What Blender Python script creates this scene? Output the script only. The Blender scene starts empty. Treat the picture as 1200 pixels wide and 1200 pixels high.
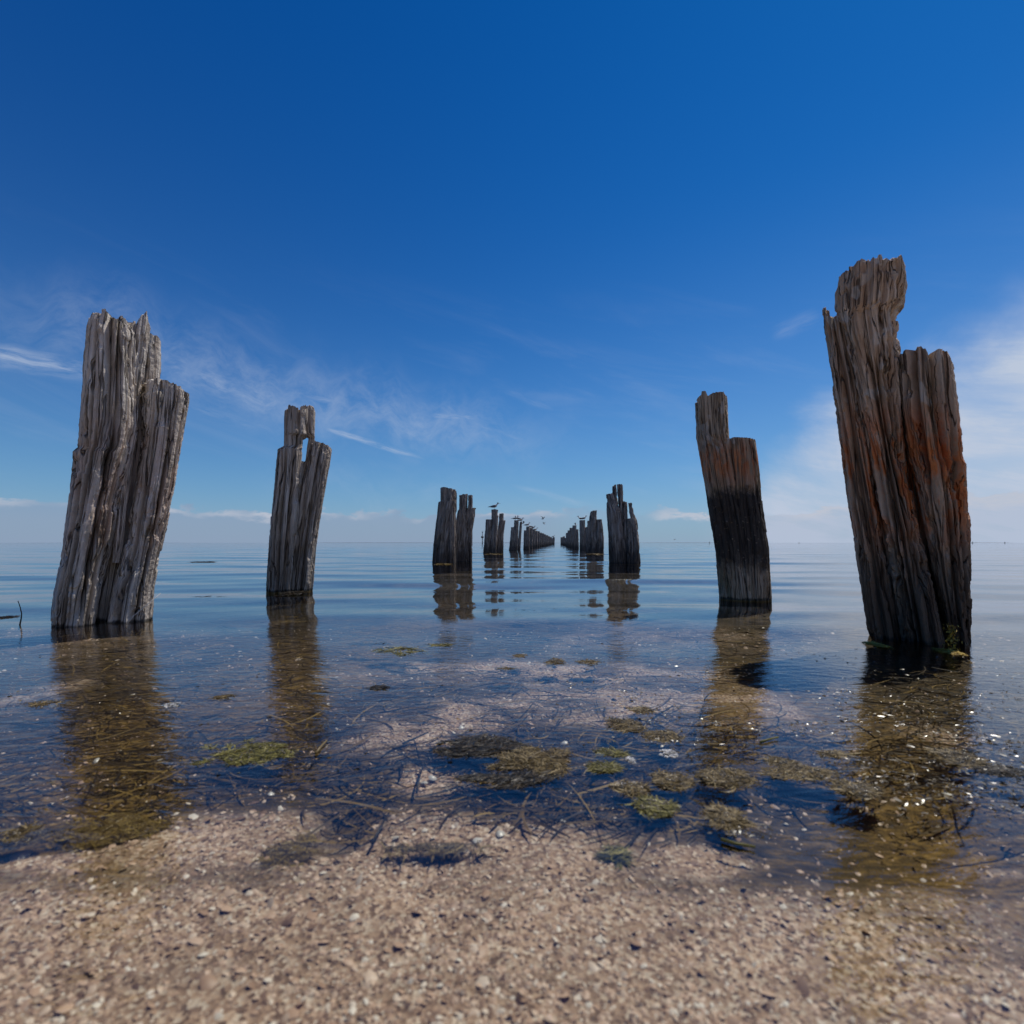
import bpy, math, random
import numpy as np
from mathutils import Vector

random.seed(7)
rng = np.random.default_rng(7)
scene = bpy.context.scene
COL = scene.collection
rad = math.radians

# ------------------------------------------------------------------ camera
H = 0.40                       # camera height above the water
F = 600.0                      # focal length in photo pixels (1200 px wide)
HZ = 636.0                     # horizon row in the photo
cam_d = bpy.data.cameras.new("camera")
cam = bpy.data.objects.new("camera", cam_d)
COL.objects.link(cam)
cam.location = (0, 0, H)
cam.rotation_euler = (rad(90), 0, 0)
cam_d.sensor_width = 36
cam_d.lens = 18
cam_d.shift_y = 0.03
cam_d.clip_start = 0.02
cam_d.clip_end = 30000
cam_d.dof.use_dof = True
cam_d.dof.focus_distance = 3.6
cam_d.dof.aperture_fstop = 4.5
scene.camera = cam

# ------------------------------------------------------------------ light
SUN_AZ, SUN_EL = 51.0, 61.0      # degrees; azimuth clockwise from +Y (the view direction)
scene.view_settings.view_transform = 'Standard'
scene.view_settings.look = 'None'
scene.view_settings.gamma = 1
scene.view_settings.use_curve_mapping = False
scene.view_settings.exposure = -0.55
scene.cycles.max_bounces = 10
scene.cycles.transparent_max_bounces = 12
scene.cycles.caustics_reflective = False
scene.cycles.caustics_refractive = False

sun_d = bpy.data.lights.new("sun", 'SUN')
sun_d.energy = 5.0
sun_d.angle = rad(0.53)
sun_d.color = (1.0, 0.94, 0.85)
sun = bpy.data.objects.new("sun", sun_d)
COL.objects.link(sun)
sv = Vector((math.sin(rad(SUN_AZ)) * math.cos(rad(SUN_EL)),
             math.cos(rad(SUN_AZ)) * math.cos(rad(SUN_EL)), math.sin(rad(SUN_EL))))
sun.rotation_euler = sv.to_track_quat('Z', 'Y').to_euler()
sun.location = (6, 6, 8)


class NT:
    """small helper to write node graphs as expressions"""
    def __init__(s, tree):
        s.t = tree
        s.n = tree.nodes
        s.l = tree.links

    def new(s, kind, **kw):
        n = s.n.new(kind)
        for k, v in kw.items():
            setattr(n, k, v)
        return n

    def put(s, sock, v):
        if isinstance(v, bpy.types.NodeSocket):
            s.l.new(v, sock)
        elif v is not None:
            if isinstance(v, tuple) and len(v) == 3 and len(sock.default_value) == 4:
                v = (*v, 1)
            sock.default_value = v

    def m(s, op, a, b=None, c=None, clamp=False):
        n = s.new('ShaderNodeMath', operation=op, use_clamp=clamp)
        s.put(n.inputs[0], a)
        if b is not None:
            s.put(n.inputs[1], b)
        if c is not None:
            s.put(n.inputs[2], c)
        return n.outputs[0]

    def add(s, a, b): return s.m('ADD', a, b)
    def sub(s, a, b): return s.m('SUBTRACT', a, b)
    def mul(s, a, b): return s.m('MULTIPLY', a, b)
    def div(s, a, b): return s.m('DIVIDE', a, b)

    def sstep(s, x, a, b, lo=0.0, hi=1.0):
        n = s.new('ShaderNodeMapRange', interpolation_type='SMOOTHSTEP')
        s.put(n.inputs[0], x)
        for i, v in enumerate((a, b, lo, hi)):
            s.put(n.inputs[i + 1], v)
        return n.outputs[0]

    def gauss(s, x, w):          # exp(-(x/w)^2)
        q = s.div(x, w)
        return s.m('EXPONENT', s.mul(s.mul(q, q), -1.0))

    def xyz(s, x, y, z):
        n = s.new('ShaderNodeCombineXYZ')
        for i, v in enumerate((x, y, z)):
            s.put(n.inputs[i], v)
        return n.outputs[0]

    def sep(s, v):
        n = s.new('ShaderNodeSeparateXYZ')
        s.l.new(v, n.inputs[0])
        return n.outputs

    def noise(s, vec, scale=1.0, detail=4.0, rough=0.55, dist=0.0, out=0):
        n = s.new('ShaderNodeTexNoise')
        if vec is not None:
            s.l.new(vec, n.inputs['Vector'])
        n.inputs['Scale'].default_value = scale
        n.inputs['Detail'].default_value = detail
        n.inputs['Roughness'].default_value = rough
        n.inputs['Distortion'].default_value = dist
        return n.outputs[out]

    def mix(s, f, a, b, blend='MIX'):
        n = s.new('ShaderNodeMix', data_type='RGBA', blend_type=blend)
        s.put(n.inputs[0], f)
        s.put(n.inputs[6], a)
        s.put(n.inputs[7], b)
        return n.outputs[2]

    def vscale(s, v, sx, sy, sz, off=(0, 0, 0)):
        n = s.new('ShaderNodeMapping')
        s.l.new(v, n.inputs['Vector'])
        n.inputs['Scale'].default_value = (sx, sy, sz)
        n.inputs['Location'].default_value = off
        return n.outputs[0]

    def ramp(s, f, stops):
        n = s.new('ShaderNodeValToRGB')
        s.l.new(f, n.inputs[0])
        cr = n.color_ramp
        while len(cr.elements) < len(stops):
            cr.elements.new(0.5)
        for e, (p, c) in zip(cr.elements, stops):
            e.position = p
            e.color = (*c, 1)
        return n.outputs[0]


# ------------------------------------------------------------------ sky
world = bpy.data.worlds.new("World")
scene.world = world
world.use_nodes = True
wt = world.node_tree
wt.nodes.clear()
N = NT(wt)
sky = N.new('ShaderNodeTexSky', sky_type='NISHITA')
sky.sun_disc = False
sky.sun_elevation = rad(SUN_EL)
sky.sun_rotation = rad(SUN_AZ)
sky.altitude = 0
sky.air_density = 1.0
sky.dust_density = 0.1
sky.ozone_density = 4.0
tc = N.new('ShaderNodeTexCoord')
d = tc.outputs['Generated']
dx, dy, dz = N.sep(d)
az = N.m('ARCTAN2', dx, dy)
el = N.m('ARCSINE', dz)


def px_dir(px, py):
    a = math.atan((px - 600) / F)
    e = math.atan((HZ - py) / F * math.cos(a))
    return a, e


# deep polarised blue: raise the saturation and contrast of the clear sky
skr, skg, skb = N.sep(sky.outputs[0])
clear = N.xyz(N.m('MINIMUM', N.mul(N.m('POWER', skr, 3.0), 0.0128), 2.4), N.mul(N.m('POWER', skg, 1.4), 0.40),
              N.mul(N.m('POWER', skb, 1.15), 0.90))
elp = N.m('MAXIMUM', el, 0.0)
# haze that pales the lowest few degrees
hz = N.m('EXPONENT', N.mul(elp, -6.0))
haze_c = (3.7, 4.9, 7.0)
clear = N.mix(N.mul(hz, 0.82), clear, haze_c)
# cloud layer seen in perspective
inv = N.div(1.0, N.add(N.m('MAXIMUM', dz, 0.0), 0.09))
lx, ly = N.mul(dx, inv), N.mul(dy, inv)
lay = N.xyz(lx, ly, 0.0)
# wisps: long thin streaks falling to the right, in azimuth / elevation
ca, sa = math.cos(rad(-15)), math.sin(rad(-15))
ra = N.add(N.mul(az, ca), N.mul(el, sa))
rb = N.sub(N.mul(el, ca), N.mul(az, sa))
wv = N.xyz(N.mul(ra, 3.0), N.mul(rb, 17.0), 0.3)
wn = N.noise(wv, 1.0, 7, 0.62, 0.5)
wisp = N.sstep(wn, 0.46, 0.80)
lowm = N.mul(N.sstep(el, 0.02, 0.10), N.sstep(el, 0.50, 0.28))
cir = N.mul(N.mul(wisp, lowm), 0.11)


def streak(x0, y0, x1, y1, width, amp, seed):
    """one drawn-out wisp between two directions"""
    a0, e0 = px_dir(x0, y0)
    a1, e1 = px_dir(x1, y1)
    L = math.hypot(a1 - a0, e1 - e0)
    c, s_ = (a1 - a0) / L, (e1 - e0) / L
    xa, ya = N.sub(az, a0), N.sub(el, e0)
    t = N.div(N.add(N.mul(xa, c), N.mul(ya, s_)), L)
    q = N.sub(N.mul(ya, c), N.mul(xa, s_))
    wob = N.mul(N.sub(N.noise(N.xyz(N.mul(t, 1.6 * L / 0.15), seed, 0.0), 1.0, 2), 0.5), width * 2.2)
    q = N.add(q, wob)
    body = N.mul(N.gauss(q, width), N.mul(N.sstep(t, -0.12, 0.25), N.sstep(t, 1.15, 0.7)))
    tex = N.sstep(N.noise(N.xyz(N.mul(t, 2.2 * L / 0.15), N.div(q, max(width * 0.9, 0.010)), seed), 1.0, 6, 0.68, 0.3), 0.26, 0.74)
    return N.mul(N.mul(body, tex), amp)


for args in ((-30, 408, 110, 440, 0.013, 0.75, 1.3), (180, 425, 350, 478, 0.026, 0.48, 4.1),
             (200, 470, 330, 508, 0.014, 0.20, 6.7), (375, 499, 490, 536, 0.0050, 0.75, 9.2),
             (350, 462, 410, 474, 0.006, 0.34, 2.6), (505, 486, 560, 492, 0.006, 0.60, 3.9),
             (540, 490, 625, 520, 0.006, 0.24, 8.1), (590, 458, 650, 478, 0.007, 0.14, 5.5),
             (-20, 355, 640, 515, 0.055, 0.34, 7.7), (600, 570, 690, 592, 0.006, 0.22, 11.1),
             (905, 390, 960, 372, 0.012, 0.16, 12.4), (300, 545, 600, 600, 0.05, 0.10, 14.2)):
    cir = N.m('MAXIMUM', cir, streak(*args))
# the broad white veil on the right
a0, e0 = px_dir(1190, 430)
va, ve = N.sub(az, a0), N.sub(el, e0)
vn = N.noise(N.xyz(N.mul(ra, 4.2), N.mul(rb, 6.5), 2.0), 1.0, 6, 0.58, 0.3)
veil = N.mul(N.gauss(va, 0.30), N.sstep(el, 0.36, 0.20))
edge = N.sub(N.mul(N.sub(az, px_dir(880, 0)[0]), 0.62), N.sub(el, px_dir(880, 560)[1]))
veil = N.mul(N.sstep(N.add(edge, N.mul(N.sub(vn, 0.5), 0.22)), -0.08, 0.07), N.sstep(vn, 0.20, 0.66, 0.5, 1.0))
veil = N.mul(veil, N.mul(N.sstep(az, 0.34, 0.50), N.sstep(el, 0.40, 0.22)))
fib = N.noise(N.xyz(N.mul(ra, 5.0), N.mul(rb, 30.0), 7.0), 1.0, 6, 0.65, 0.4)
veil = N.mul(veil, N.add(0.82, N.mul(N.sstep(fib, 0.35, 0.65), 0.34)))
cir = N.m('MAXIMUM', cir, veil)
# thin general milkiness on the bright side
milk = N.mul(N.sstep(az, -0.2, 0.7), N.mul(N.sstep(el, 0.60, 0.05), 0.10))
cir = N.add(cir, milk)
cloud_c = (6.6, 7.6, 9.4)
col = N.mix(N.m('MINIMUM', cir, 1.0), clear, cloud_c)
# low cumulus bank along the horizon
cn = N.noise(N.xyz(N.mul(az, 15.0), N.mul(el, 34.0), 5.0), 1.0, 6, 0.6, 0.2)
cbig = N.noise(N.xyz(N.mul(az, 3.3), 0.0, 9.0), 1.0, 2, 0.5)
top = N.add(N.add(0.030, N.mul(cbig, 0.056)), N.mul(N.sub(cn, 0.5), 0.062))
dtop = N.sub(top, el)                                # >0 inside the bank
bank = N.sstep(dtop, -0.002, 0.006)
rim = N.mul(bank, N.sstep(dtop, 0.020, 0.003))
rimn = N.sstep(N.noise(N.xyz(N.mul(az, 6.0), N.mul(el, 9.0), 1.0), 1.0, 3), 0.40, 0.62)
bankf = N.mul(bank, N.sstep(az, 0.15, 0.02, 0.22, 0.50))
col = N.mix(bankf, col, (3.55, 4.3, 6.1))
col = N.mix(N.mul(N.mul(rim, rimn), 0.85), col, (6.9, 7.3, 8.4))
bg = N.new('ShaderNodeBackground')
N.l.new(col, bg.inputs[0])
bg.inputs[1].default_value = 0.11
wo = N.new('ShaderNodeOutputWorld')
N.l.new(bg.outputs[0], wo.inputs[0])


# ------------------------------------------------------------------ numpy noise
def _hash(i, j, k, seed):
    n = (i * 374761393 + j * 668265263 + k * 2147483647 + seed * 1274126177) & 0xFFFFFFFF
    n = ((n ^ (n >> 13)) * 1274126177) & 0xFFFFFFFF
    n = n ^ (n >> 16)
    n = ((n * 2246822519) & 0xFFFFFFFF) ^ (n >> 11)
    return (n & 0xFFFFFF) / float(0xFFFFFF)


def vnoise(x, y, z=0.0, seed=0):
    x, y, z = np.broadcast_arrays(np.asarray(x, float), np.asarray(y, float), np.asarray(z, float))
    xi, yi, zi = np.floor(x).astype(np.int64), np.floor(y).astype(np.int64), np.floor(z).astype(np.int64)
    fx, fy, fz = x - xi, y - yi, z - zi
    fx, fy, fz = fx * fx * (3 - 2 * fx), fy * fy * (3 - 2 * fy), fz * fz * (3 - 2 * fz)
    r = 0
    for a in (0, 1):
        for b in (0, 1):
            for c in (0, 1):
                w = (fx if a else 1 - fx) * (fy if b else 1 - fy) * (fz if c else 1 - fz)
                r = r + w * _hash(xi + a, yi + b, zi + c, seed)
    return r


def fbm(x, y, z=0.0, seed=0, octv=4, gain=0.5):
    s, a, t = 0.0, 1.0, 0.0
    x, y, z = np.asarray(x, float), np.asarray(y, float), np.asarray(z, float)
    for o in range(octv):
        s = s + a * vnoise(x, y, z, seed + o * 17)
        t += a
        a *= gain
        x, y, z = x * 2.03, y * 2.03, z * 2.03
    return s / t


def smooth(x, a, b):
    t = np.clip((x - a) / (b - a), 0, 1)
    return t * t * (3 - 2 * t)


# ------------------------------------------------------------------ object helpers
def make_mesh(name, verts, faces, smooth_sh=True, attrs=None):
    """faces: list of int arrays (n,3) or (n,4)"""
    me = bpy.data.meshes.new(name)
    verts = np.asarray(verts, np.float32)
    me.vertices.add(len(verts))
    me.vertices.foreach_set('co', verts.ravel())
    loops, starts, n0 = [], [], 0
    for f in faces:
        f = np.asarray(f, np.int32)
        if len(f) == 0:
            continue
        loops.append(f.ravel())
        starts.append(n0 + np.arange(len(f)) * f.shape[1])
        n0 += f.size
    loops = np.concatenate(loops)
    starts = np.concatenate(starts).astype(np.int32)
    me.loops.add(len(loops))
    me.loops.foreach_set('vertex_index', loops)
    me.polygons.add(len(starts))
    me.polygons.foreach_set('loop_start', starts)
    me.update(calc_edges=True)
    me.validate()
    if smooth_sh:
        me.polygons.foreach_set('use_smooth', np.ones(len(me.polygons), bool))
    for k, v in (attrs or {}).items():
        v = np.asarray(v, np.float32)
        if v.ndim == 1:
            a = me.attributes.new(k, 'FLOAT', 'POINT')
            a.data.foreach_set('value', v)
        else:
            a = me.attributes.new(k, 'FLOAT_VECTOR', 'POINT')
            a.data.foreach_set('vector', v.ravel())
    return me


def link(name, me, mat=None, parent=None, label=None, cat=None, group=None, kind=None, loc=None):
    o = bpy.data.objects.new(name, me)
    COL.objects.link(o)
    if mat is not None and me is not None and len(me.materials) == 0:
        me.materials.append(mat)
    if parent is not None:
        o.parent = parent
    if loc is not None:
        o.location = loc
    if label:
        o['label'] = label
    if cat:
        o['category'] = cat
    if group:
        o['group'] = group
    if kind:
        o['kind'] = kind
    return o


def grid_faces(nr, nc, wrap=False):
    r = np.arange(nr - 1)[:, None]
    c = np.arange(nc if wrap else nc - 1)[None, :]
    c1 = (c + 1) % nc
    a = r * nc + c
    b = r * nc + c1
    return np.stack([a, b, b + nc, a + nc], -1).reshape(-1, 4)


def ground_at(px, py, z=0.0):
    Y = (H - z) * F / (py - HZ)
    return (px - 600) / F * Y, Y


# ------------------------------------------------------------------ materials
def material(name):
    m = bpy.data.materials.new(name)
    m.use_nodes = True
    m.node_tree.nodes.clear()
    n = NT(m.node_tree)
    out = n.new('ShaderNodeOutputMaterial')
    b = n.new('ShaderNodeBsdfPrincipled')
    n.l.new(b.outputs[0], out.inputs[0])
    return m, n, b, out


def attr(n, name, out=2):
    a = n.new('ShaderNodeAttribute', attribute_name=name)
    return a.outputs[out]


def wood(name, dark, mid, pale, orange=0.0, orange_z=(0.4, 0.9), black=None, lichen=0.0, lichen_z=0.7, seed=0.0,
         olive=0.0, low_dark=0.0, bump=1.0):
    m, n, b, out = material(name)
    gv = attr(n, 'grain', 1)
    gx, gy, gz = n.sep(gv)
    off = (seed, seed * 1.7, seed * 0.6)
    v1 = n.vscale(gv, 30, 30, 1.6, off)           # fibres
    v2 = n.vscale(gv, 110, 110, 4.0, off)         # fine fibres
    v3 = n.vscale(gv, 7, 7, 2.2, off)             # patches
    f1 = n.noise(v1, 1.0, 6, 0.62, 0.35)
    f2 = n.noise(v2, 1.0, 4, 0.6, 0.2)
    f3 = n.noise(v3, 1.0, 4, 0.55, 0.3)
    t = n.add(n.mul(f1, 0.55), n.add(n.mul(f2, 0.27), n.mul(f3, 0.30)))
    c = n.ramp(t, [(0.37, dark), (0.50, mid), (0.65, pale)])
    # checks: dark hairline splits along the grain
    v4 = n.vscale(gv, 46, 46, 1.1, (seed + 3, seed, 1))
    f4 = n.noise(v4, 1.0, 3, 0.5, 0.6)
    hair = n.sstep(n.m('ABSOLUTE', n.sub(f4, 0.5)), 0.0, 0.030, 1.0, 0.0)
    c = n.mix(n.mul(hair, 0.75), c, tuple(q * 0.4 for q in dark))
    if olive:
        fo = n.noise(n.vscale(gv, 9, 9, 3, (seed, 4, 2)), 1.0, 4, 0.6)
        c = n.mix(n.mul(n.sstep(fo, 0.52, 0.70), olive), c, (0.20, 0.155, 0.06))
    if orange:
        fo = n.noise(n.vscale(gv, 13, 13, 4.5, (seed + 7, 1, 2)), 1.0, 5, 0.66, 0.4)
        zone = n.mul(n.sstep(gz, orange_z[0] - 0.12, orange_z[0] + 0.14), n.sstep(gz, orange_z[1] + 0.16, orange_z[1] - 0.1))
        k = n.mul(n.sstep(n.add(fo, n.add(n.mul(n.sub(f2, 0.5), 0.55), n.mul(n.sub(f1, 0.5), 0.7))), 0.38, 0.58), zone)
        c = n.mix(n.mul(k, orange), c, n.mix(f2, (0.60, 0.130, 0.032), (0.72, 0.26, 0.07)))
    if lichen:
        fl = n.noise(n.vscale(gv, 17, 17, 9, (seed + 2, 5, 8)), 1.0, 2, 0.4, 0.2)
        k = n.mul(n.sstep(fl, 0.59, 0.64), n.sstep(gz, lichen_z, lichen_z + 0.15))
        c = n.mix(n.mul(k, lichen), c, (0.60, 0.52, 0.42))
    if black:
        z0, z1, amt = black
        zz = n.add(gz, n.mul(n.sub(n.noise(n.vscale(gv, 14, 14, 7, off), 1.0, 5, 0.7), 0.5), 0.42))
        k = n.mul(n.sstep(zz, z0 - 0.09, z0 + 0.09), n.sstep(zz, z1 + 0.06, z1 - 0.06))
        speck = n.sstep(n.noise(n.vscale(gv, 60, 60, 40, off), 1.0, 3), 0.62, 0.70)
        k = n.mul(k, n.sub(1.0, n.mul(speck, 0.5)))
        c = n.mix(n.mul(k, amt), c, (0.020, 0.018, 0.018))
    if low_dark:
        zz = n.add(gz, n.mul(n.sub(f3, 0.5), 0.5))
        c = n.mix(n.mul(n.sstep(zz, 0.55, 0.12), low_dark), c, tuple(q * 0.75 for q in dark))
    wet = n.sstep(n.add(gz, n.mul(n.sub(f1, 0.5), 0.05)), 0.020, 0.004)
    c = n.mix(n.mul(wet, 0.85), c, (0.010, 0.010, 0.010))
    # golden algae coats the wood that never dries
    c = n.mix(n.sstep(gz, 0.004, -0.012), c, n.mix(f1, (0.07, 0.045, 0.010), (0.34, 0.22, 0.065)))
    n.l.new(c, b.inputs['Base Color'])
    n.l.new(n.sub(0.88, n.mul(wet, 0.5)), b.inputs['Roughness'])
    b.inputs['Specular IOR Level'].default_value = 0.3
    hh = n.add(n.add(n.mul(f1, 1.0), n.mul(f2, 0.55)), n.mul(hair, -1.1))
    cross = n.noise(n.vscale(gv, 70, 70, 95, off), 1.0, 3, 0.6)
    hh = n.add(hh, n.mul(cross, 0.32))
    bp = n.new('ShaderNodeBump')
    bp.inputs['Strength'].default_value = 0.9
    bp.inputs['Distance'].default_value = 0.016 * bump
    n.l.new(hh, bp.inputs['Height'])
    n.l.new(bp.outputs[0], b.inputs['Normal'])
    return m


M_grey = wood('grey_weathered_wood', (0.085, 0.065, 0.050), (0.45, 0.380, 0.310), (0.76, 0.70, 0.62),
              orange=0.12, orange_z=(0.35, 0.95), olive=0.35, seed=1.0, low_dark=0.2)
M_grey2 = wood('brown_grey_wood', (0.075, 0.056, 0.042), (0.40, 0.320, 0.250), (0.70, 0.62, 0.52),
               olive=0.25, seed=9.0, low_dark=0.4)
M_orange = wood('orange_stained_wood', (0.055, 0.030, 0.018), (0.40, 0.260, 0.160), (0.72, 0.56, 0.40),
                orange=0.95, orange_z=(0.42, 0.88), lichen=0.85, lichen_z=0.85, seed=4.0, olive=0.3, low_dark=0.8)
M_band = wood('tide_banded_wood', (0.080, 0.055, 0.036), (0.38, 0.275, 0.175), (0.60, 0.47, 0.33),
              orange=0.8, orange_z=(0.86, 1.05), lichen=0.6, lichen_z=0.95, black=(0.235, 0.775, 0.88), seed=6.0, olive=0.4)
M_far = wood('dark_far_wood', (0.045, 0.034, 0.028), (0.24, 0.185, 0.150), (0.56, 0.47, 0.39), seed=2.0,
             low_dark=0.7, olive=0.2, bump=1.5)


# ------------------------------------------------------------------ piles
class Frame:
    """local frame of a pile: e1 across the sight line, e2 along it"""
    def __init__(s, px, Y):
        s.C = np.array([(px - 600) / F * Y, Y])
        dd = s.C / np.linalg.norm(s.C)
        s.e2 = dd
        s.e1 = np.array([dd[1], -dd[0]])

    def sz(s, px, py, w=0.0):
        C = s.C + w * s.e2
        t = (px - 600) / F
        q = (t * C[1] - C[0]) / (s.e1[0] - t * s.e1[1])
        return q, H + (HZ - py) / F * (C[1] + q * s.e1[1])


def stave(parent, fr, stations, top, depth, mat, doff=0.0, nexp=2.5, res=(220, 260), seed=0, zbot=-0.3,
          jag=0.012, ncrack=7, crack_d=0.03, crack_w=0.006, grain=0.004, und=0.006, plank=0.011, name='stave', label=None,
          cracks=(), jfreq=60.0):
    rs = np.random.default_rng(1000 + seed)
    st = []
    for py, xl, xr in stations:
        sl, zl = fr.sz(xl, py)
        sr, zr = fr.sz(xr, py)
        st.append(((zl + zr) / 2, (sl + sr) / 2, (sr - sl) / 2))
    st.sort()
    zz = np.array([a[0] for a in st])
    sc_, hw_ = np.array([a[1] for a in st]), np.array([a[2] for a in st])

    def ev(z, arr):
        r = np.interp(z, zz, arr)
        s0 = (arr[1] - arr[0]) / (zz[1] - zz[0])
        lo = z < zz[0]
        return np.where(lo, arr[0] + np.clip(s0, -0.4, 0.4) * (z - zz[0]), r)

    # top outline: (px, py) seen on the front face -> (u, z)
    tp = []
    for px, py in top:
        q, z = fr.sz(px, py, w=doff - depth * 0.6)
        tp.append((q, z))
    tp.sort()
    tq, tz = np.array([a[0] for a in tp]), np.array([a[1] for a in tp])
    ztm = tz.mean()
    sct, hwt = float(ev(ztm, sc_)), float(ev(ztm, hw_))

    nmaj = max(5, int(ncrack * 1.1))
    maj = (np.arange(nmaj) + rs.uniform(0.1, 0.9, nmaj)) * 2 * np.pi / nmaj
    brk_z = rs.uniform(0.25, 1.25, nmaj)
    brk_d = rs.choice([0.0, 0.0, 1.0, -1.0], nmaj)

    def sector(t):
        return np.searchsorted(maj, t % (2 * np.pi)) % nmaj

    endz = rs.uniform(-1, 1, nmaj)

    def ztop(u, w):
        q = sct + u * hwt
        j = fbm(q * jfreq + 50, w * depth * jfreq * 0.8 + 9, seed, seed=seed, octv=3, gain=0.6) - 0.5
        j2 = vnoise(q * 22, w * depth * 22, seed, seed=seed + 5) - 0.5
        j3 = np.abs(2 * vnoise(q * jfreq * 2.2 + 7, w * depth * jfreq * 1.6, seed, seed=seed + 6) - 1) - 0.5
        return np.interp(q, tq, tz) + jag * 2.2 * j + jag * 1.2 * j2 - jag * 0.9 * j3 + jag * 1.1 * endz[sector(np.arctan2(w, u))]

    nt, nv = res
    nb = nt // 5                                     # finer towards the open water side that is seen
    th = np.concatenate([np.linspace(0.1 * np.pi, 0.9 * np.pi, nb, endpoint=False), np.linspace(0.9 * np.pi, 2.1 * np.pi, nt - nb, endpoint=False)])
    cu, su = np.cos(th), np.sin(th)
    U = np.sign(cu) * np.abs(cu) ** (2 / nexp)
    W = np.sign(su) * np.abs(su) ** (2 / nexp)
    V = np.linspace(0, 1, nv)[:, None]
    zt = ztop(U, W)[None, :]
    Z = zbot + (zt - zbot) * V
    hw = ev(Z, hw_)
    sc = ev(Z, sc_)
    hmax = max(hw_)
    dep = depth * np.clip(hw / hmax, 0.3, 1) ** 0.5
    # displacement
    X0, Y0 = U[None, :] * hw, W[None, :] * dep
    tw = 0.12 * (vnoise(Z * 1.3, 0 * Z, seed, seed=seed + 3) - 0.5)
    disp = und * 1.8 * (fbm(X0 * 6 + tw * 6, Y0 * 6, Z * 3.2, seed=seed, octv=4, gain=0.6) - 0.5)
    g1 = fbm(X0 * 85 + tw * 40, Y0 * 85, Z * 3.2, seed=seed + 11, octv=3, gain=0.7)
    disp += grain * 1.3 * (fbm(X0 * 60, Y0 * 60, Z * 70, seed=seed + 13, octv=2) - 0.5)
    disp += grain * 1.9 * (g1 - 0.5)
    rg = 1 - np.abs(2 * vnoise(X0 * 30 + tw * 20, Y0 * 30, Z * 1.1, seed=seed + 21) - 1)
    disp -= grain * 1.5 * smooth(rg, 0.91, 1.0)
    wsec = 0.10 * (vnoise(Z * 1.7, 0 * Z, seed, seed=seed + 41) - 0.5) + 0.03 * (vnoise(Z * 11, 0 * Z, seed, seed=seed + 42) - 0.5)
    si = sector(th[None, :] + wsec)
    disp += plank * 2 * (vnoise(Z * 1.6, si * 5.3, seed, seed=seed + 43) - 0.5)
    edge_n = 0.05 * (vnoise(X0 * 40, Y0 * 40, seed, seed=seed + 44) - 0.5)
    disp += 0.55 * plank * brk_d[si] * smooth(brk_z[si] + edge_n - Z, -0.004, 0.004)
    chip = fbm(X0 * 16 + tw * 16, Y0 * 16, Z * 6.5, seed=seed + 51, octv=3, gain=0.6)
    disp -= 1.5 * grain * smooth(chip, 0.555, 0.575) + 1.8 * grain * smooth(chip, 0.640, 0.655)
    zspan = float(zt.max() - zbot)
    per = np.pi * (hmax + depth)
    cl = []
    for a_ in maj:                                         # a split along every plank edge
        cl.append((a_, -0.4, rs.uniform(1.1, 1.7), rs.uniform(0.5, 1.1), rs.uniform(0.5, 1.0)))
    for i in range(ncrack):
        cl.append((rs.uniform(0, 2 * np.pi), rs.uniform(-0.3, 0.75), rs.uniform(0.25, 1.0), rs.uniform(0.3, 1.3), rs.uniform(0.5, 1.2)))
    for c in cracks:
        cl.append(c)
    for i, (a0, z0, ln, dm, wm) in enumerate(cl):
        wob = 0.14 * (vnoise(Z * 2.1, i * 3.1, seed, seed=seed + 31) - 0.5) + 0.05 * (vnoise(Z * 9, i * 3.1, 2, seed=seed + 33) - 0.5)
        if i < nmaj:
            wob = wsec
        da = (th[None, :] - a0 + wob + np.pi) % (2 * np.pi) - np.pi
        arc = da * per / (2 * np.pi)
        zf = (Z - z0 * (zspan + zbot)) / (ln * zspan)
        tape = np.clip(np.minimum(zf, 1 - zf) * 5, 0, 1)
        w_ = crack_w * wm * (0.45 + 0.55 * tape)
        disp -= crack_d * dm * tape * np.clip(1.15 - 0.62 * np.abs(arc / w_), 0, 1)
    disp = np.maximum(disp, -0.75 * np.minimum(hw, dep))
    S = sc + U[None, :] * (hw + disp)
    Wd = doff + W[None, :] * (dep + disp)
    rows = [np.stack([S, Wd, Z], -1)]
    gr = [np.stack([X0, Y0, Z], -1)]
    # broken top: concentric rings
    for rho in (1.0, 0.93, 0.82, 0.66, 0.46, 0.24, 0.05):
        zr_ = ztop(U * rho, W * rho) - 0.012 * (1 - rho) if rho < 1 else Z[-1]
        sr_ = sc[-1] + U * rho * (hw[-1] + disp[-1])
        wr_ = doff + W * rho * (dep[-1] + disp[-1])
        rows.append(np.stack([sr_, wr_, zr_], -1)[None])
        gr.append(np.stack([U * rho * hw[-1], W * rho * dep[-1], zr_], -1)[None])
    P = np.concatenate(rows, 0)
    G = np.concatenate(gr, 0)
    nr = P.shape[0]
    xy = fr.C[None, None, :] * 0 + P[..., 0:1] * fr.e1 + P[..., 1:2] * fr.e2
    verts = np.concatenate([xy, P[..., 2:3]], -1).reshape(-1, 3)
    gf = grid_faces(nr, nt, True)
    gf = np.delete(gf, np.arange((nv - 1) * nt, nv * nt), 0)          # crisp broken edge: side and top do not share normals
    me = make_mesh(name, verts, [gf], True, {'grain': G.reshape(-1, 3)})
    o = link(name, me, mat, parent, label)
    return o


def pile(label, px, Y, group=None):
    fr = Frame(px, Y)
    e = link('jetty_pile', None, label=label, cat='pile', group=group or 'old jetty piles standing in two rows in the water',
             loc=(fr.C[0], fr.C[1], 0))
    return e, fr


HI = (290, 320)
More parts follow.
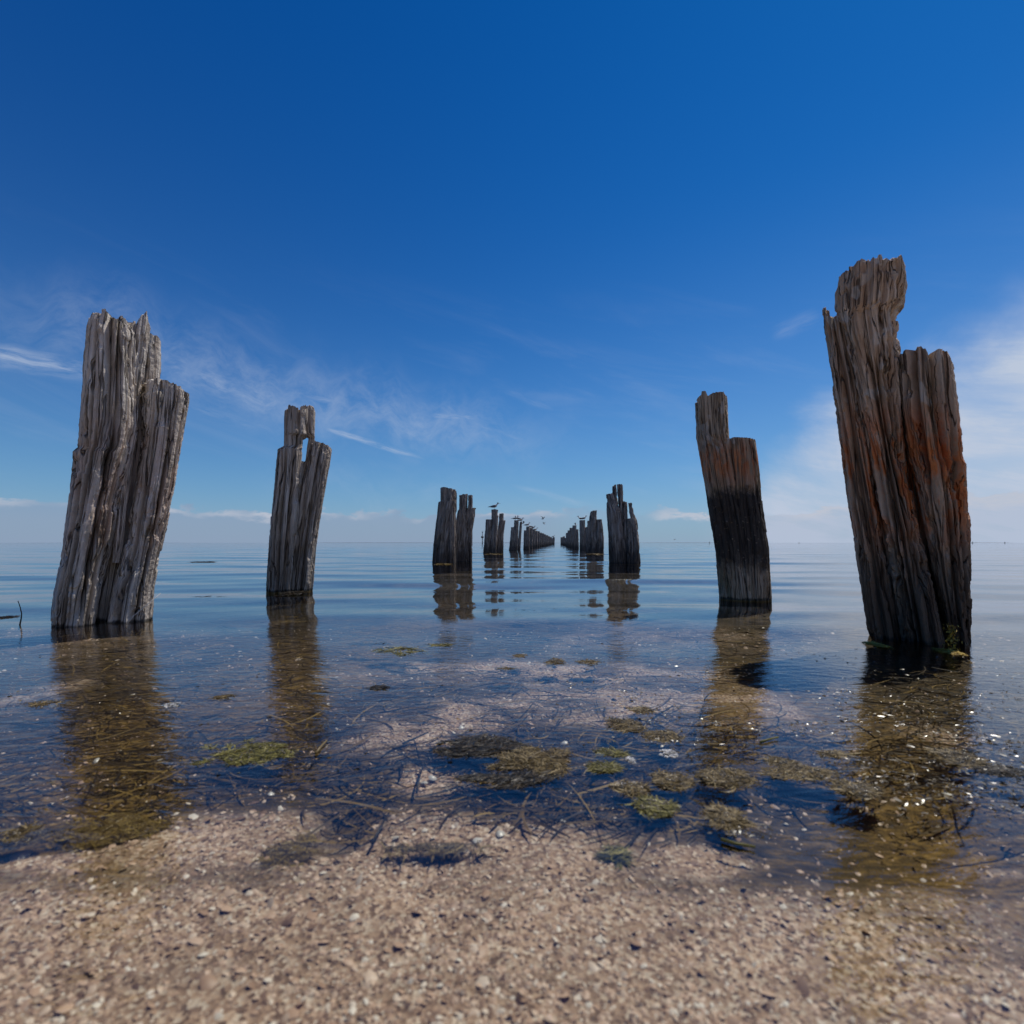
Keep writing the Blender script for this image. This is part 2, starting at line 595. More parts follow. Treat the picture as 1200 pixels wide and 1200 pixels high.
# ---- nearest pile of the left row
e, fr = pile('thick grey weathered pile nearest on the left, leaning right with a jagged top', 118, 2.57)
stave(e, fr, [(736, 57, 113), (690, 63, 120), (640, 73, 132), (580, 82, 145), (534, 86, 155), (529, 91, 157),
              (500, 94, 163), (450, 98, 163), (400, 101, 162), (385, 104, 160), (362, 111, 160)],
      [(108, 372), (112, 367), (122, 366), (132, 370), (138, 376), (142, 368), (150, 372), (156, 379), (162, 372)],
      0.155, M_grey, nexp=2.7, res=HI, seed=1, plank=0.008, ncrack=8, crack_d=0.045, crack_w=0.0055, jag=0.016, grain=0.0045, und=0.007,
      cracks=[(4.35, -0.1, 0.62, 1.5, 1.5), (4.85, 0.0, 0.85, 1.3, 1.3), (5.3, -0.1, 0.55, 1.3, 1.2), (3.9, -0.1, 0.7, 1.1, 1.0),
              (4.62, 0.55, 0.5, 1.5, 1.7)])
stave(e, fr, [(728, 121, 179), (690, 130, 181), (650, 142, 189), (570, 158, 205), (520, 165, 212), (470, 167, 220), (440, 168, 223)],
      [(166, 450), (172, 446), (185, 446), (200, 449), (212, 455), (224, 464)],
      0.150, M_grey, doff=0.03, nexp=2.6, res=HI, seed=2, plank=0.007, ncrack=8, crack_d=0.035, crack_w=0.005, jag=0.007, grain=0.0045, und=0.007,
      cracks=[(4.2, -0.1, 0.6, 1.6, 2.2), (4.9, -0.1, 0.8, 1.2, 1.2), (5.5, 0.0, 0.9, 1.1, 1.0)])
stave(e, fr, [(600, 150, 176), (500, 155, 180), (450, 159, 184), (420, 160, 189), (400, 162, 190), (388, 165, 190)],
      [(164, 392), (174, 391), (184, 395), (191, 404)], 0.035, M_grey, doff=0.10, nexp=2.4, res=(120, 180), seed=3, ncrack=3,
      crack_d=0.012, jag=0.006, zbot=0.3)
stave(e, fr, [(640, 134, 146), (520, 146, 160), (470, 150, 166), (430, 152, 172), (400, 156, 176), (362, 163, 178)],
      [(160, 384), (166, 371), (171, 367), (174, 374), (178, 382)], 0.055, M_grey, doff=-0.035, nexp=2.0, res=(120, 200), seed=4,
      ncrack=4, crack_d=0.015, jag=0.012, zbot=0.3, name='splinter')
stave(e, fr, [(735, 85, 160), (570, 110, 190), (460, 120, 195)], [(118, 470), (195, 470)], 0.07, M_grey, doff=0.10,
      res=(80, 80), seed=5, name='heartwood')

# ---- second pile of the left row
e, fr = pile('slender grey-brown pile behind the nearest left one, with a square notched head', 340, 4.32)
stave(e, fr, [(695, 314, 344), (640, 316, 347), (600, 318, 351), (560, 323, 354), (529, 326, 355), (525, 333.5, 356),
              (514, 334, 356), (511, 334, 361), (480, 334.5, 361), (474, 335, 361)],
      [(334, 481), (338, 477), (343, 478), (350, 480), (356, 481), (362, 478)],
      0.155, M_grey2, nexp=2.8, res=(180, 240), seed=11, ncrack=7, crack_d=0.045, crack_w=0.010, jag=0.013,
      cracks=[(4.5, -0.1, 0.75, 1.4, 1.4), (4.1, 0.0, 0.7, 1.2, 1.2), (5.0, -0.1, 0.6, 1.3, 1.2)])
stave(e, fr, [(691, 339, 365.5), (640, 344, 371), (600, 349, 378), (550, 355, 386), (530, 359, 389), (516, 362, 389)],
      [(361, 519), (368, 519), (377, 520), (384, 523), (390, 529)],
      0.140, M_grey2, doff=0.03, nexp=2.5, res=(180, 220), seed=12, ncrack=6, crack_d=0.035, crack_w=0.009, jag=0.008,
      cracks=[(4.7, -0.1, 0.6, 1.3, 1.4), (4.2, -0.1, 0.5, 1.2, 1.4)])
stave(e, fr, [(560, 356, 364), (533, 359, 368), (514, 361.5, 370), (509, 353, 370), (480, 352, 370), (474, 353, 369.5)],
      [(352, 480), (358, 478), (364, 476), (368, 478), (370, 484)], 0.06, M_grey2, nexp=2.6, res=(100, 120), seed=13, ncrack=2, crack_d=0.012,
      jag=0.012, zbot=0.5)
stave(e, fr, [(695, 326, 356), (600, 330, 368), (545, 340, 372), (538, 343, 372)], [(340, 541), (372, 541)], 0.10, M_grey2, doff=0.04, res=(60, 50), seed=14, name='heartwood')

# ---- nearest pile of the right row
e, fr = pile('tallest pile, nearest on the right, orange stained with a broad overhanging head', 1081, 2.13)
stave(e, fr, [(752, 1023, 1062), (700, 1013, 1052), (650, 1006, 1044), (610, 1000, 1036), (530, 988, 1022), (450, 976, 1010),
              (400, 968, 998), (356, 962, 990)],
      [(962, 362), (965, 360), (969, 374), (974, 372), (990, 372)],
      0.120, M_orange, nexp=2.5, res=HI, seed=21, ncrack=8, crack_d=0.030, crack_w=0.006, jag=0.012, grain=0.0045,
      cracks=[(4.7, -0.1, 0.9, 1.2, 1.3), (4.2, 0.1, 0.7, 1.2, 1.0)])
stave(e, fr, [(757, 1052, 1112), (700, 1043, 1100), (620, 1034, 1081), (540, 1021, 1064), (450, 999, 1056), (405, 987, 1054),
              (386, 983, 1052), (378, 981, 1053), (371, 979, 1059), (345, 979, 1062), (310, 982, 1058), (292, 984, 1055)],
      [(980, 340), (984, 328), (992, 322), (1006, 314), (1020, 310), (1034, 308), (1046, 304), (1055, 302), (1059, 307)],
      0.160, M_orange, doff=-0.01, nexp=2.6, res=(310, 350), seed=22, ncrack=9, crack_d=0.030, crack_w=0.007, jag=0.012, grain=0.0055,
      und=0.009, cracks=[(4.9, 0.25, 0.45, 1.3, 1.4), (4.4, -0.1, 0.5, 1.4, 1.3), (5.4, 0.2, 0.5, 1.1, 1.4), (4.05, -0.1, 0.5, 1.3, 1.3)])
stave(e, fr, [(762, 1111, 1140), (700, 1099, 1137), (640, 1088, 1133), (580, 1077, 1131), (546, 1068, 1129), (541, 1066, 1126),
              (480, 1055, 1120), (420, 1051, 1113), (400, 1051, 1109)],
      [(1056, 416), (1064, 412), (1076, 411), (1086, 413), (1091, 424), (1094, 420), (1100, 413), (1108, 412), (1113, 424)],
      0.150, M_orange, doff=0.03, nexp=2.6, res=HI, seed=23, ncrack=7, crack_d=0.032, crack_w=0.007, jag=0.006, grain=0.0045,
      cracks=[(5.05, 0.55, 0.6, 1.6, 1.6), (4.4, 0.5, 0.5, 1.3, 2.0), (4.9, -0.1, 0.5, 1.2, 1.0)])
stave(e, fr, [(757, 1040, 1128), (600, 1020, 1115), (480, 1000, 1100), (430, 995, 1085)], [(995, 435), (1085, 435)], 0.07, M_orange, doff=0.10,
      res=(80, 80), seed=24, name='heartwood')

# ---- second pile of the right row
e, fr = pile('dark pile behind the tallest one, with a stepped top and black tide band', 873, 3.72)
stave(e, fr, [(702, 843, 886), (640, 838, 878), (580, 829, 868), (540, 823, 861), (512, 818, 855), (490, 817, 853.5), (460, 815, 853)],
      [(814, 471), (820, 466), (823, 465), (824, 461), (828, 461), (830, 467), (836, 463), (843, 461), (854, 460)],
      0.160, M_band, nexp=3.2, res=(200, 260), seed=31, ncrack=7, crack_d=0.022, crack_w=0.006, jag=0.006, grain=0.0035, und=0.007)
stave(e, fr, [(701, 852, 904.5), (640, 848, 902), (590, 845, 894), (540, 842, 889), (520, 841, 886), (510, 840, 884)],
      [(840, 515), (856, 515), (870, 514), (884, 514)],
      0.160, M_band, doff=0.008, nexp=3.2, res=(200, 240), seed=32, ncrack=7, crack_d=0.022, crack_w=0.006, jag=0.004, grain=0.0035, und=0.007,
      cracks=[(4.55, 0.6, 0.5, 1.2, 1.2)])

MID = (60, 84)


def far(label, px, Y, parts, seed):
    e, fr = pile(label, px, Y)
    for i, (stn, top, dep, do) in enumerate(parts):
        w = max(b - a for _, a, b in stn) / F * Y
        stave(e, fr, stn, top, dep, M_far, doff=do, nexp=2.7, res=MID if Y < 25 else (36, 40), seed=seed + i, ncrack=5, crack_d=0.035,
              crack_w=0.014, jag=0.010, grain=0.006, und=0.010, zbot=-0.5, jfreq=30)
    return e


# ---- third pair on the left
far('left of two close-set dark piles in the left row, with a wide square head', 516, 9.9,
    [([(661, 506, 525), (630, 508.5, 527.3), (600, 512, 532), (588, 513.5, 535)], [(513, 588), (520, 587.5), (535, 587)], 0.16, 0.0),
     ([(592, 516.5, 534), (571, 516.5, 534.3)], [(516, 571.5), (520, 571.5), (526, 572.5), (535, 573)], 0.13, 0.0),
     ([(592, 531, 535.2), (574, 532, 535.4)], [(532, 574.5), (535.4, 575.5)], 0.08, 0.05)], 41)
far('right of two close-set dark piles in the left row, with two narrow prongs', 539, 10.6,
    [([(658, 529.8, 541), (630, 532, 545), (597, 536.6, 547)], [(535, 598), (547, 596)], 0.15, 0.0),
     ([(657, 539, 548.5), (630, 543, 552), (595, 546, 558)], [(546, 596), (558, 595)], 0.15, 0.02),
     ([(598, 538, 547), (579, 538.5, 547.5)], [(538, 580.5), (543, 579.5), (548, 579.5)], 0.12, 0.0),
     ([(598, 548, 554), (580, 548.8, 554)], [(548, 580.5), (554, 580)], 0.12, 0.02)], 46)
# ---- fourth pair on the left
far('dark pile with a low left shoulder whose round head carries the black-capped tern', 575, 18.5,
    [([(649, 566, 576), (609, 569, 577)], [(569, 609), (577, 609)], 0.15, 0.0),
     ([(649, 573.5, 582), (605, 576.5, 584)], [(576, 605), (584, 604)], 0.15, 0.0),
     ([(606, 575.8, 583), (597, 575.6, 584)], [(575, 597.2), (580, 596.7), (584, 597.4)], 0.12, 0.0)], 51)
far('dark leaning pile just right of the one with the tern, narrow headed', 585, 19.2,
    [([(648, 580, 587.5), (630, 582, 589.5), (610, 585, 592.2)], [(585, 610.2), (592.3, 610)], 0.15, 0.0),
     ([(612, 584.6, 590.2), (601, 584.8, 590.2)], [(584.5, 602), (590.3, 601.6)], 0.11, 0.0)], 55)
# ---- fifth pair
far('dark shouldered pile right of the tern piles, carrying two small birds', 601.5, 26.0,
    [([(645, 596.4, 604), (618, 599, 604)], [(599, 618), (604, 617.5)], 0.16, 0.0),
     ([(645, 600.5, 606.5), (610, 602.8, 608)], [(602.5, 609.6), (608, 609.4)], 0.15, 0.0)], 58)
far('thin dark pile behind the double one with small birds, leaning to the right', 608.5, 27.5,
    [([(644.6, 606, 610), (612, 609, 612)], [(609, 611.4), (612, 611.2)], 0.15, 0.0)], 61)

# ---- third, fourth and fifth of the right row
far('broad ragged pile of the right row split into five upright prongs', 731, 10.0,
    [([(659, 713.5, 734), (630, 712, 731), (600, 710.5, 728), (578, 710, 719)], [(710, 579), (714, 578.5), (719, 578), (723, 585)], 0.15, 0.0),
     ([(630, 716, 726), (590, 717.5, 725), (569, 717.5, 722.6)], [(717.5, 570), (720, 568.5), (722.6, 567.5)], 0.09, 0.02),
     ([(630, 722, 731), (592, 724.5, 730.3), (567, 723.3, 729.8)], [(723, 567.6), (726, 567.4), (730, 568)], 0.09, 0.05),
     ([(659, 726, 740), (610, 728, 736), (588, 730, 734.4)], [(730, 588), (734.5, 587.6)], 0.11, 0.03),
     ([(659, 733, 749), (640, 734, 749.5), (610, 734.5, 745), (600, 736, 744)], [(734, 609), (742, 607), (746, 612)], 0.14, 0.0),
     ([(640, 739, 749), (610, 738.5, 746.5), (602, 737.5, 743), (589, 736, 741)], [(736, 590), (741, 589.4)], 0.07, 0.06)], 64)
far('wide dark pile of the right row, tall left head and flat right shoulder', 698.5, 19.0,
    [([(648.6, 698, 707.5), (630, 698, 707.3), (609, 699, 705.6)], [(699, 608.8), (705.6, 608.4)], 0.15, 0.0),
     ([(648.6, 690, 700), (610, 690.5, 699.8), (606, 690.8, 699.5), (599, 692.2, 699.4)], [(690.6, 602.5), (692.6, 599), (699.5, 598.2)], 0.15, 0.02),
     ([(648, 687, 693), (611, 688, 692.4)], [(687.8, 610.6), (692.4, 610.4)], 0.13, 0.05)], 71)
far('dark pile left of the wide right-row one, two small birds on its top', 682.5, 26.5,
    [([(645, 679, 687), (611, 679.2, 685.8)], [(679, 610), (682, 609.4), (686, 609.6)], 0.16, 0.0),
     ([(645, 684, 690), (618, 685.2, 689)], [(685, 618), (689, 617.6)], 0.14, 0.03)], 75)

# ---- the rest of both rows, dwindling to the horizon
left_px = [(617.2, 8.0, 617.0, 'one small bird on its head'), (621.2, 7.2, 618.9, 'second in the dwindling left run'),
           (624.4, 6.6, 620.2, 'third in the dwindling left run'), (627.3, 6.0, 622.0, 'fourth in the dwindling left run'),
           (630.2, 5.4, 622.6, 'fifth in the dwindling left run'), (633.0, 4.9, 624.2, 'sixth in the dwindling left run'),
           (635.6, 4.4, 625.0, 'seventh in the dwindling left run'), (638.0, 4.0, 626.2, 'eighth in the dwindling left run'),
           (640.4, 3.5, 627.2, 'ninth in the dwindling left run'), (642.6, 3.1, 628.4, 'tenth in the dwindling left run'),
           (644.8, 2.7, 629.4, 'eleventh in the dwindling left run'), (648.0, 2.1, 629.4, 'last and farthest of the left row')]
for i, (px, dyp, top, lab) in enumerate(left_px):
    Y = H * F / dyp
    w = max(2.0, 0.17 / Y * F)                      # half width of the whole pile in pixels
    hd = top
    sh = top + (HZ + dyp - top) * 0.16
    far('distant dark pile, ' + lab, px, Y,
        [([(HZ + dyp, px - w - 0.6, px + w * 0.2), (sh, px - w, px + w * 0.1)], [(px - w, sh), (px + w, sh)], 0.15, 0.0),
         ([(HZ + dyp, px - w * 0.3 - 0.4, px + w), (sh + 1, px - w * 0.2, px + w + 0.2), (hd, px - w * 0.2, px + w + 0.1)],
          [(px - w, hd), (px + w, hd)], 0.15, 0.0)], 80 + 3 * i)
right_px = [(674.4, 7.6, 616.0, 'first left of the bird-topped right one'), (670.4, 6.4, 618.6, 'second left of the bird-topped right one'),
            (667.6, 5.5, 621.6, 'third left of the bird-topped right one'), (665.2, 4.8, 624.6, 'fourth left of the bird-topped right one'),
            (661.4, 3.2, 628.6, 'right of the last two ending the right row'),
            (658.8, 2.6, 629.6, 'left end of the right row')]
for i, (px, dyp, top, lab) in enumerate(right_px):
    Y = H * F / dyp
    w = max(2.0, 0.19 / Y * F)
    sh = top + (HZ + dyp - top) * 0.15
    far('distant dark pile, ' + lab, px, Y,
        [([(HZ + dyp, px - w * 0.1, px + w + 0.6), (sh, px, px + w)], [(px - w, sh), (px + w, sh)], 0.15, 0.0),
         ([(HZ + dyp, px - w, px + w * 0.4), (sh + 1, px - w, px + w * 0.3), (top, px - w, px + w * 0.3)],
          [(px - w, top), (px + w, top - 0.3)], 0.15, 0.0)], 130 + 3 * i)


# ------------------------------------------------------------------ sea bed
def graded(pieces):
    out = [pieces[0][0]]
    for a, b, s0, gr in pieces:
        x, s = a, s0
        while x < b - 1e-6:
            x = min(b, x + s)
            out.append(x)
            s = max(s * gr, s0 * 0.15)
    return np.array(out)


def blob(X, Y, px, py, wpx, hpx, rot=0.0, soft=0.5):
    """soft elliptical patch on the bed, given where it lies in the photograph"""
    cx, cy = ground_at(px, py)
    a = wpx / F * cy / 2
    b = abs(ground_at(0, py - hpx / 2)[1] - ground_at(0, py + hpx / 2)[1]) / 2
    q = ((X - cx) / a) ** 2 + ((Y - cy) / b) ** 2
    return 1 - smooth(np.sqrt(q), 1 - soft, 1 + soft)


SAND = [(505, 838, 165, 60), (540, 985, 470, 90), (270, 968, 240, 70), (720, 806, 300, 40), (430, 1080, 1500, 150),
        (500, 898, 90, 30), (800, 990, 170, 40), (70, 992, 140, 26), (1090, 838, 120, 24), (880, 806, 90, 50), (20, 800, 60, 40),
        (640, 770, 420, 26), (1150, 996, 100, 24)]


def sand_mask(X, Y):
    m = np.zeros_like(X)
    wx = 0.07 * (fbm(X * 5, Y * 5, 3, seed=5, octv=4) - 0.5)
    wy = 0.07 * (fbm(X * 5 + 40, Y * 5, 8, seed=6, octv=4) - 0.5)
    for s in SAND:
        m = np.maximum(m, blob(X + wx * Y, Y + wy * Y, *s))
    inl = np.maximum(np.maximum(blob(X, Y, 1010, 965, 330, 80), blob(X, Y, 80, 945, 200, 60)), blob(X, Y, 400, 955, 70, 44))
    m = m * (1 - 0.75 * inl)
    far_ = smooth(Y, 1.6, 2.6) * smooth(fbm(X * 1.1, Y * 0.8, 4, seed=77, octv=4), 0.42, 0.6) * 0.40 * (1 - 0.8 * smooth(Y, 2.4, 3.6))
    m = np.maximum(m, far_)
    near = 1 - smooth(Y, 0.44, 0.56)
    m = np.maximum(m, near)
    n = fbm(X * 16, Y * 16, 1, seed=9, octv=4) - 0.5
    mot = smooth(fbm(X * 9, Y * 13, 5, seed=29, octv=4), 0.40, 0.56)
    m = m * np.where(Y > 0.92, 0.30 + 0.70 * mot, 1.0)
    return np.clip(m + n * 0.55 * (m > 0.02), 0, 1)


def bed_height(X, Y):
    yy = np.array([-60, -5, 0.0, 0.45, 0.58, 0.70, 0.80, 0.92, 1.1, 1.5, 2.2, 4, 8, 20, 60, 300, 9000])
    zz = np.array([1.6, 0.20, 0.010, -0.007, -0.013, -0.018, -0.022, -0.038, -0.045, -0.050, -0.060, -0.10, -0.16, -0.26, -0.6, -2, -5])
    z = np.interp(Y, yy, zz)
    z = z + blob(X, Y, 505, 838, 220, 80) * 0.024
    z = z - 0.022 * (blob(X, Y, 1000, 960, 330, 90) + blob(X, Y, 80, 940, 220, 80) + blob(X, Y, 400, 955, 80, 50)) * smooth(Y, 0.55, 0.62)
    nf = np.clip(Y / 0.8, 0.35, 1) * (1 - smooth(Y, 6, 20))
    z = z + nf * (0.022 * (fbm(X * 3.2, Y * 3.2, 2, seed=15, octv=4) - 0.5) + 0.012 * (fbm(X * 14, Y * 14, 2, seed=16, octv=3) - 0.5)
                  + 0.005 * (fbm(X * 60, Y * 60, 2, seed=18, octv=2) - 0.5))
    return z


xs = graded([(0, 1.5, 0.013, 1.0), (1.5, 6, 0.014, 1.04), (6, 9000, 0.2, 1.35)])
xs = np.concatenate([-xs[:0:-1], xs])
ys = graded([(-60, -2, 6, 0.86), (-2, 0.30, 0.10, 0.95), (0.30, 2.0, 0.011, 1.0), (2.0, 8, 0.012, 1.03), (8, 9000, 0.15, 1.25)])
X, Y = np.meshgrid(xs, ys)
BZ = bed_height(X, Y)
SM = sand_mask(X, Y)
GM = np.zeros_like(X)                                   # golden reflections of the nearest piles, painted into the bed colour
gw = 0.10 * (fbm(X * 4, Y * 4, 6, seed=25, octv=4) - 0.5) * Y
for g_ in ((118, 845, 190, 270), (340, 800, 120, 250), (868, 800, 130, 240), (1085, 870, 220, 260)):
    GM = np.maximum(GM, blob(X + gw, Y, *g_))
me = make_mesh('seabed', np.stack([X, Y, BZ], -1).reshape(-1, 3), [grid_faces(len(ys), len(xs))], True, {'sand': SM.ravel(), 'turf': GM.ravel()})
m, n, b, out = material('shell_sand_and_silt')
geo = n.new('ShaderNodeNewGeometry')
pos = geo.outputs['Position']
sm = attr(n, 'sand')
vor = n.new('ShaderNodeTexVoronoi')
n.l.new(pos, vor.inputs['Vector'])
vor.inputs['Scale'].default_value = 190
cellc = n.sep(vor.outputs['Color'])
grit = n.ramp(cellc[0], [(0.0, (0.16, 0.098, 0.060)), (0.35, (0.42, 0.280, 0.185)), (0.7, (0.60, 0.430, 0.305)), (1.0, (0.78, 0.66, 0.53))])
big = n.noise(pos, 9.0, 5, 0.6)
sandc = n.mix(n.sstep(big, 0.38, 0.62), n.mix(0.40, grit, (0.16, 0.108, 0.064)), grit)
wv_ = n.vscale(pos, 30, 75, 30)
wn_ = n.noise(wv_, 1.0, 6, 0.65, 0.8)
weedc = n.ramp(wn_, [(0.3, (0.014, 0.010, 0.005)), (0.5, (0.055, 0.036, 0.012)), (0.64, (0.16, 0.100, 0.028)), (0.8, (0.32, 0.21, 0.065))])
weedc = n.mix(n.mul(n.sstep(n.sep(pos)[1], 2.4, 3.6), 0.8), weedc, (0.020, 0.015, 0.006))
reflc = n.ramp(wn_, [(0.32, (0.020, 0.012, 0.003)), (0.46, (0.085, 0.050, 0.010)), (0.58, (0.21, 0.125, 0.027)), (0.75, (0.42, 0.28, 0.09))])
weedc = n.mix(n.mul(attr(n, 'turf'), 0.85), weedc, reflc)  # golden tone of the pile reflections, mixed into the bed colour
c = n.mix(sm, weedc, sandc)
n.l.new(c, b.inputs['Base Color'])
b.inputs['Roughness'].default_value = 0.75
b.inputs['Specular IOR Level'].default_value = 0.25
bp = n.new('ShaderNodeBump')
bp.inputs['Strength'].default_value = 0.7
bp.inputs['Distance'].default_value = 0.004
n.l.new(n.add(n.mul(vor.outputs['Distance'], 0.7), wn_), bp.inputs['Height'])
n.l.new(bp.outputs[0], b.inputs['Normal'])
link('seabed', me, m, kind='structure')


# ------------------------------------------------------------------ water
def wave(X, Y):
    calm = smooth(Y, 0.8, 3.2)
    fade = 1 - smooth(Y, 30, 60)
    z = 0 * X
    # gentle long crests lying parallel to the shore
    wr = 0.6 * (fbm(X * 0.35, Y * 0.6, 1, seed=101, octv=2) - 0.5)
    for lam, sl, ang, ph in ((2.6, 0.017, 6, 0.3), (1.35, 0.021, -7, 1.9), (0.74, 0.021, 11, 4.4), (0.43, 0.012, -14, 2.2), (4.3, 0.010, 2, 5.0)):
        k = 2 * math.pi / lam
        a = sl / k
        ca_, sa_ = math.sin(rad(ang)), math.cos(rad(ang))
        am = 0.35 + 1.3 * fbm(X * 0.5 + ph * 7, Y * 0.9, 3, seed=120 + int(ph * 10), octv=2)
        z = z + a * am * np.sin(k * (X * ca_ + (Y + wr) * sa_) + ph)
    z = z * calm * fade
    z = z + 0.0011 * (fbm(X * 7, Y * 13, 5, seed=140, octv=3) - 0.5) * (1 - smooth(Y, 2.5, 8)) * smooth(Y, 0.3, 0.8)
    return z


xs = graded([(0, 4.2, 0.046, 1.0), (4.2, 60, 0.05, 1.05), (60, 9000, 4, 1.4)])
xs = np.concatenate([-xs[:0:-1], xs])
ys = graded([(-3, 0.3, 0.3, 0.9), (0.3, 3.6, 0.017, 1.0), (3.6, 60, 0.019, 1.010), (60, 12000, 1.0, 1.15)])
X, Y = np.meshgrid(xs, ys)
me = make_mesh('sea', np.stack([X, Y, wave(X, Y)], -1).reshape(-1, 3), [grid_faces(len(ys), len(xs))], True)
m = bpy.data.materials.new('clear_shallow_water')
m.use_nodes = True
m.node_tree.nodes.clear()
n = NT(m.node_tree)
out = n.new('ShaderNodeOutputMaterial')
geo = n.new('ShaderNodeNewGeometry')
pos = geo.outputs['Position']
px_, py_, pz_ = n.sep(pos)
# fine ripples as relief: near shore a light texture, far out long low crests
r1 = n.noise(n.vscale(pos, 16, 34, 1), 1.0, 4, 0.55, 0.4)
r2 = n.noise(n.vscale(pos, 0.7, 2.6, 1), 1.0, 5, 0.55, 0.3)
r3 = n.noise(n.vscale(pos, 0.06, 0.30, 1), 1.0, 4, 0.55)
nearw = n.sstep(py_, 3.0, 1.3)
farw = n.sstep(py_, 10.0, 45.0)
hh = n.add(n.mul(n.mul(r1, n.add(0.15, n.mul(nearw, 0.85))), 0.0021), n.add(n.mul(n.mul(r2, farw), 0.020), n.mul(n.mul(r3, farw), 0.10)))
bp = n.new('ShaderNodeBump')
bp.inputs['Strength'].default_value = 1.0
bp.inputs['Distance'].default_value = 1.0
n.l.new(hh, bp.inputs['Height'])
fre = n.new('ShaderNodeFresnel')
fre.inputs['IOR'].default_value = 1.66
n.l.new(bp.outputs[0], fre.inputs['Normal'])
gl = n.new('ShaderNodeBsdfGlossy')
gl.inputs['Roughness'].default_value = 0.02
gl.inputs['Color'].default_value = (0.97, 0.98, 1.0, 1)
n.l.new(bp.outputs[0], gl.inputs['Normal'])
tr = n.new('ShaderNodeBsdfTransparent')
tr.inputs['Color'].default_value = (0.955, 0.965, 0.93, 1)
mx = n.new('ShaderNodeMixShader')
n.l.new(fre.outputs[0], mx.inputs[0])
n.l.new(tr.outputs[0], mx.inputs[1])
n.l.new(gl.outputs[0], mx.inputs[2])
n.l.new(mx.outputs[0], out.inputs[0])
link('sea', me, m, kind='structure')


# ------------------------------------------------------------------ scattered geometry helpers
def ribbons(P, yaw, L, wdt, pitch, curl, segs, tint, roll=None):
    """vectorised curved ribbons; returns verts, quads, tint per vertex"""
    k = len(P)
    t = np.linspace(-0.5, 0.5, segs + 1)[None, :]
    yw = yaw[:, None] + curl[:, None] * t
    dsx = np.cos(yw) * np.cos(pitch)[:, None]
    dsy = np.sin(yw) * np.cos(pitch)[:, None]
    ds = (L / segs)[:, None]
    cx = np.cumsum(dsx * ds, 1)
    cy = np.cumsum(dsy * ds, 1)
    cx -= cx.mean(1, keepdims=True)
    cy -= cy.mean(1, keepdims=True)
    cz = np.sin(pitch)[:, None] * t * L[:, None]
    if roll is None:
        roll = np.zeros(k)
    wp = wdt[:, None] * np.sqrt(np.clip(1 - (2 * t) ** 4 * 0.9, 0.05, 1)) / 2
    nx, ny = -np.sin(yw) * np.cos(roll)[:, None], np.cos(yw) * np.cos(roll)[:, None]
    nz = np.sin(roll)[:, None] * np.ones_like(t)
    A = np.stack([P[:, 0:1] + cx - nx * wp, P[:, 1:2] + cy - ny * wp, P[:, 2:3] + cz - nz * wp], -1)
    B = np.stack([P[:, 0:1] + cx + nx * wp, P[:, 1:2] + cy + ny * wp, P[:, 2:3] + cz + nz * wp], -1)
    V = np.stack([A, B], 2).reshape(k, -1, 3)
    q = np.arange(segs)
    f = np.stack([q * 2, q * 2 + 1, q * 2 + 3, q * 2 + 2], -1)
    Fc = (np.arange(k)[:, None, None] * (2 * (segs + 1)) + f[None]).reshape(-1, 4)
    return V.reshape(-1, 3), Fc, np.repeat(tint, 2 * (segs + 1))


def weed_mat(name, stops, rough=0.35, spec=0.5, coat=0.0):
    m, n, b, out = material(name)
    tn = attr(n, 'tint')
    geo = n.new('ShaderNodeNewGeometry')
    nz = n.noise(geo.outputs['Position'], 90, 3, 0.6)
    c = n.ramp(n.add(tn, n.mul(n.sub(nz, 0.5), 0.35)), stops)
    n.l.new(c, b.inputs['Base Color'])
    b.inputs['Roughness'].default_value = rough
    b.inputs['Specular IOR Level'].default_value = spec
    b.inputs['Coat Weight'].default_value = coat
    b.inputs['Coat Roughness'].default_value = 0.25
    return m


M_blade = weed_mat('drowned_seagrass', [(0.0, (0.010, 0.007, 0.004)), (0.45, (0.050, 0.031, 0.009)), (0.8, (0.15, 0.092, 0.022)), (1.0, (0.30, 0.20, 0.055))], 0.6, 0.2)
M_brown = weed_mat('wet_brown_weed', [(0.0, (0.016, 0.010, 0.004)), (0.45, (0.085, 0.056, 0.017)), (0.75, (0.17, 0.118, 0.040)), (1.0, (0.33, 0.25, 0.12))], 0.55, 0.25, 0.05)
M_green = weed_mat('yellow_green_weed', [(0.0, (0.018, 0.018, 0.005)), (0.45, (0.085, 0.076, 0.016)), (0.8, (0.20, 0.172, 0.036)), (1.0, (0.34, 0.30, 0.11))], 0.55, 0.25, 0.05)
M_darkw = weed_mat('dark_weed', [(0.0, (0.006, 0.006, 0.006)), (0.6, (0.025, 0.020, 0.012)), (1.0, (0.08, 0.055, 0.025))], 0.5, 0.3, 0.05)
M_pale = weed_mat('bleached_foam', [(0.0, (0.22, 0.20, 0.16)), (0.5, (0.48, 0.46, 0.42)), (1.0, (0.72, 0.71, 0.69))], 0.4, 0.5, 0.4)
M_gold = weed_mat('golden_weed', [(0.0, (0.030, 0.018, 0.005)), (0.5, (0.13, 0.082, 0.018)), (1.0, (0.32, 0.23, 0.07))], 0.45, 0.4, 0.2)
M_goldb = weed_mat('bright_golden_weed', [(0.0, (0.10, 0.060, 0.008)), (0.5, (0.42, 0.27, 0.03)), (1.0, (0.62, 0.46, 0.10))], 0.6, 0.3, 0.0)
M_bub = bpy.data.materials.new('wet_bubble')
M_bub.use_nodes = True
bb = M_bub.node_tree.nodes['Principled BSDF']
bb.inputs['Base Color'].default_value = (0.16, 0.13, 0.08, 1)
bb.inputs['Roughness'].default_value = 0.10
bb.inputs['IOR'].default_value = 1.6

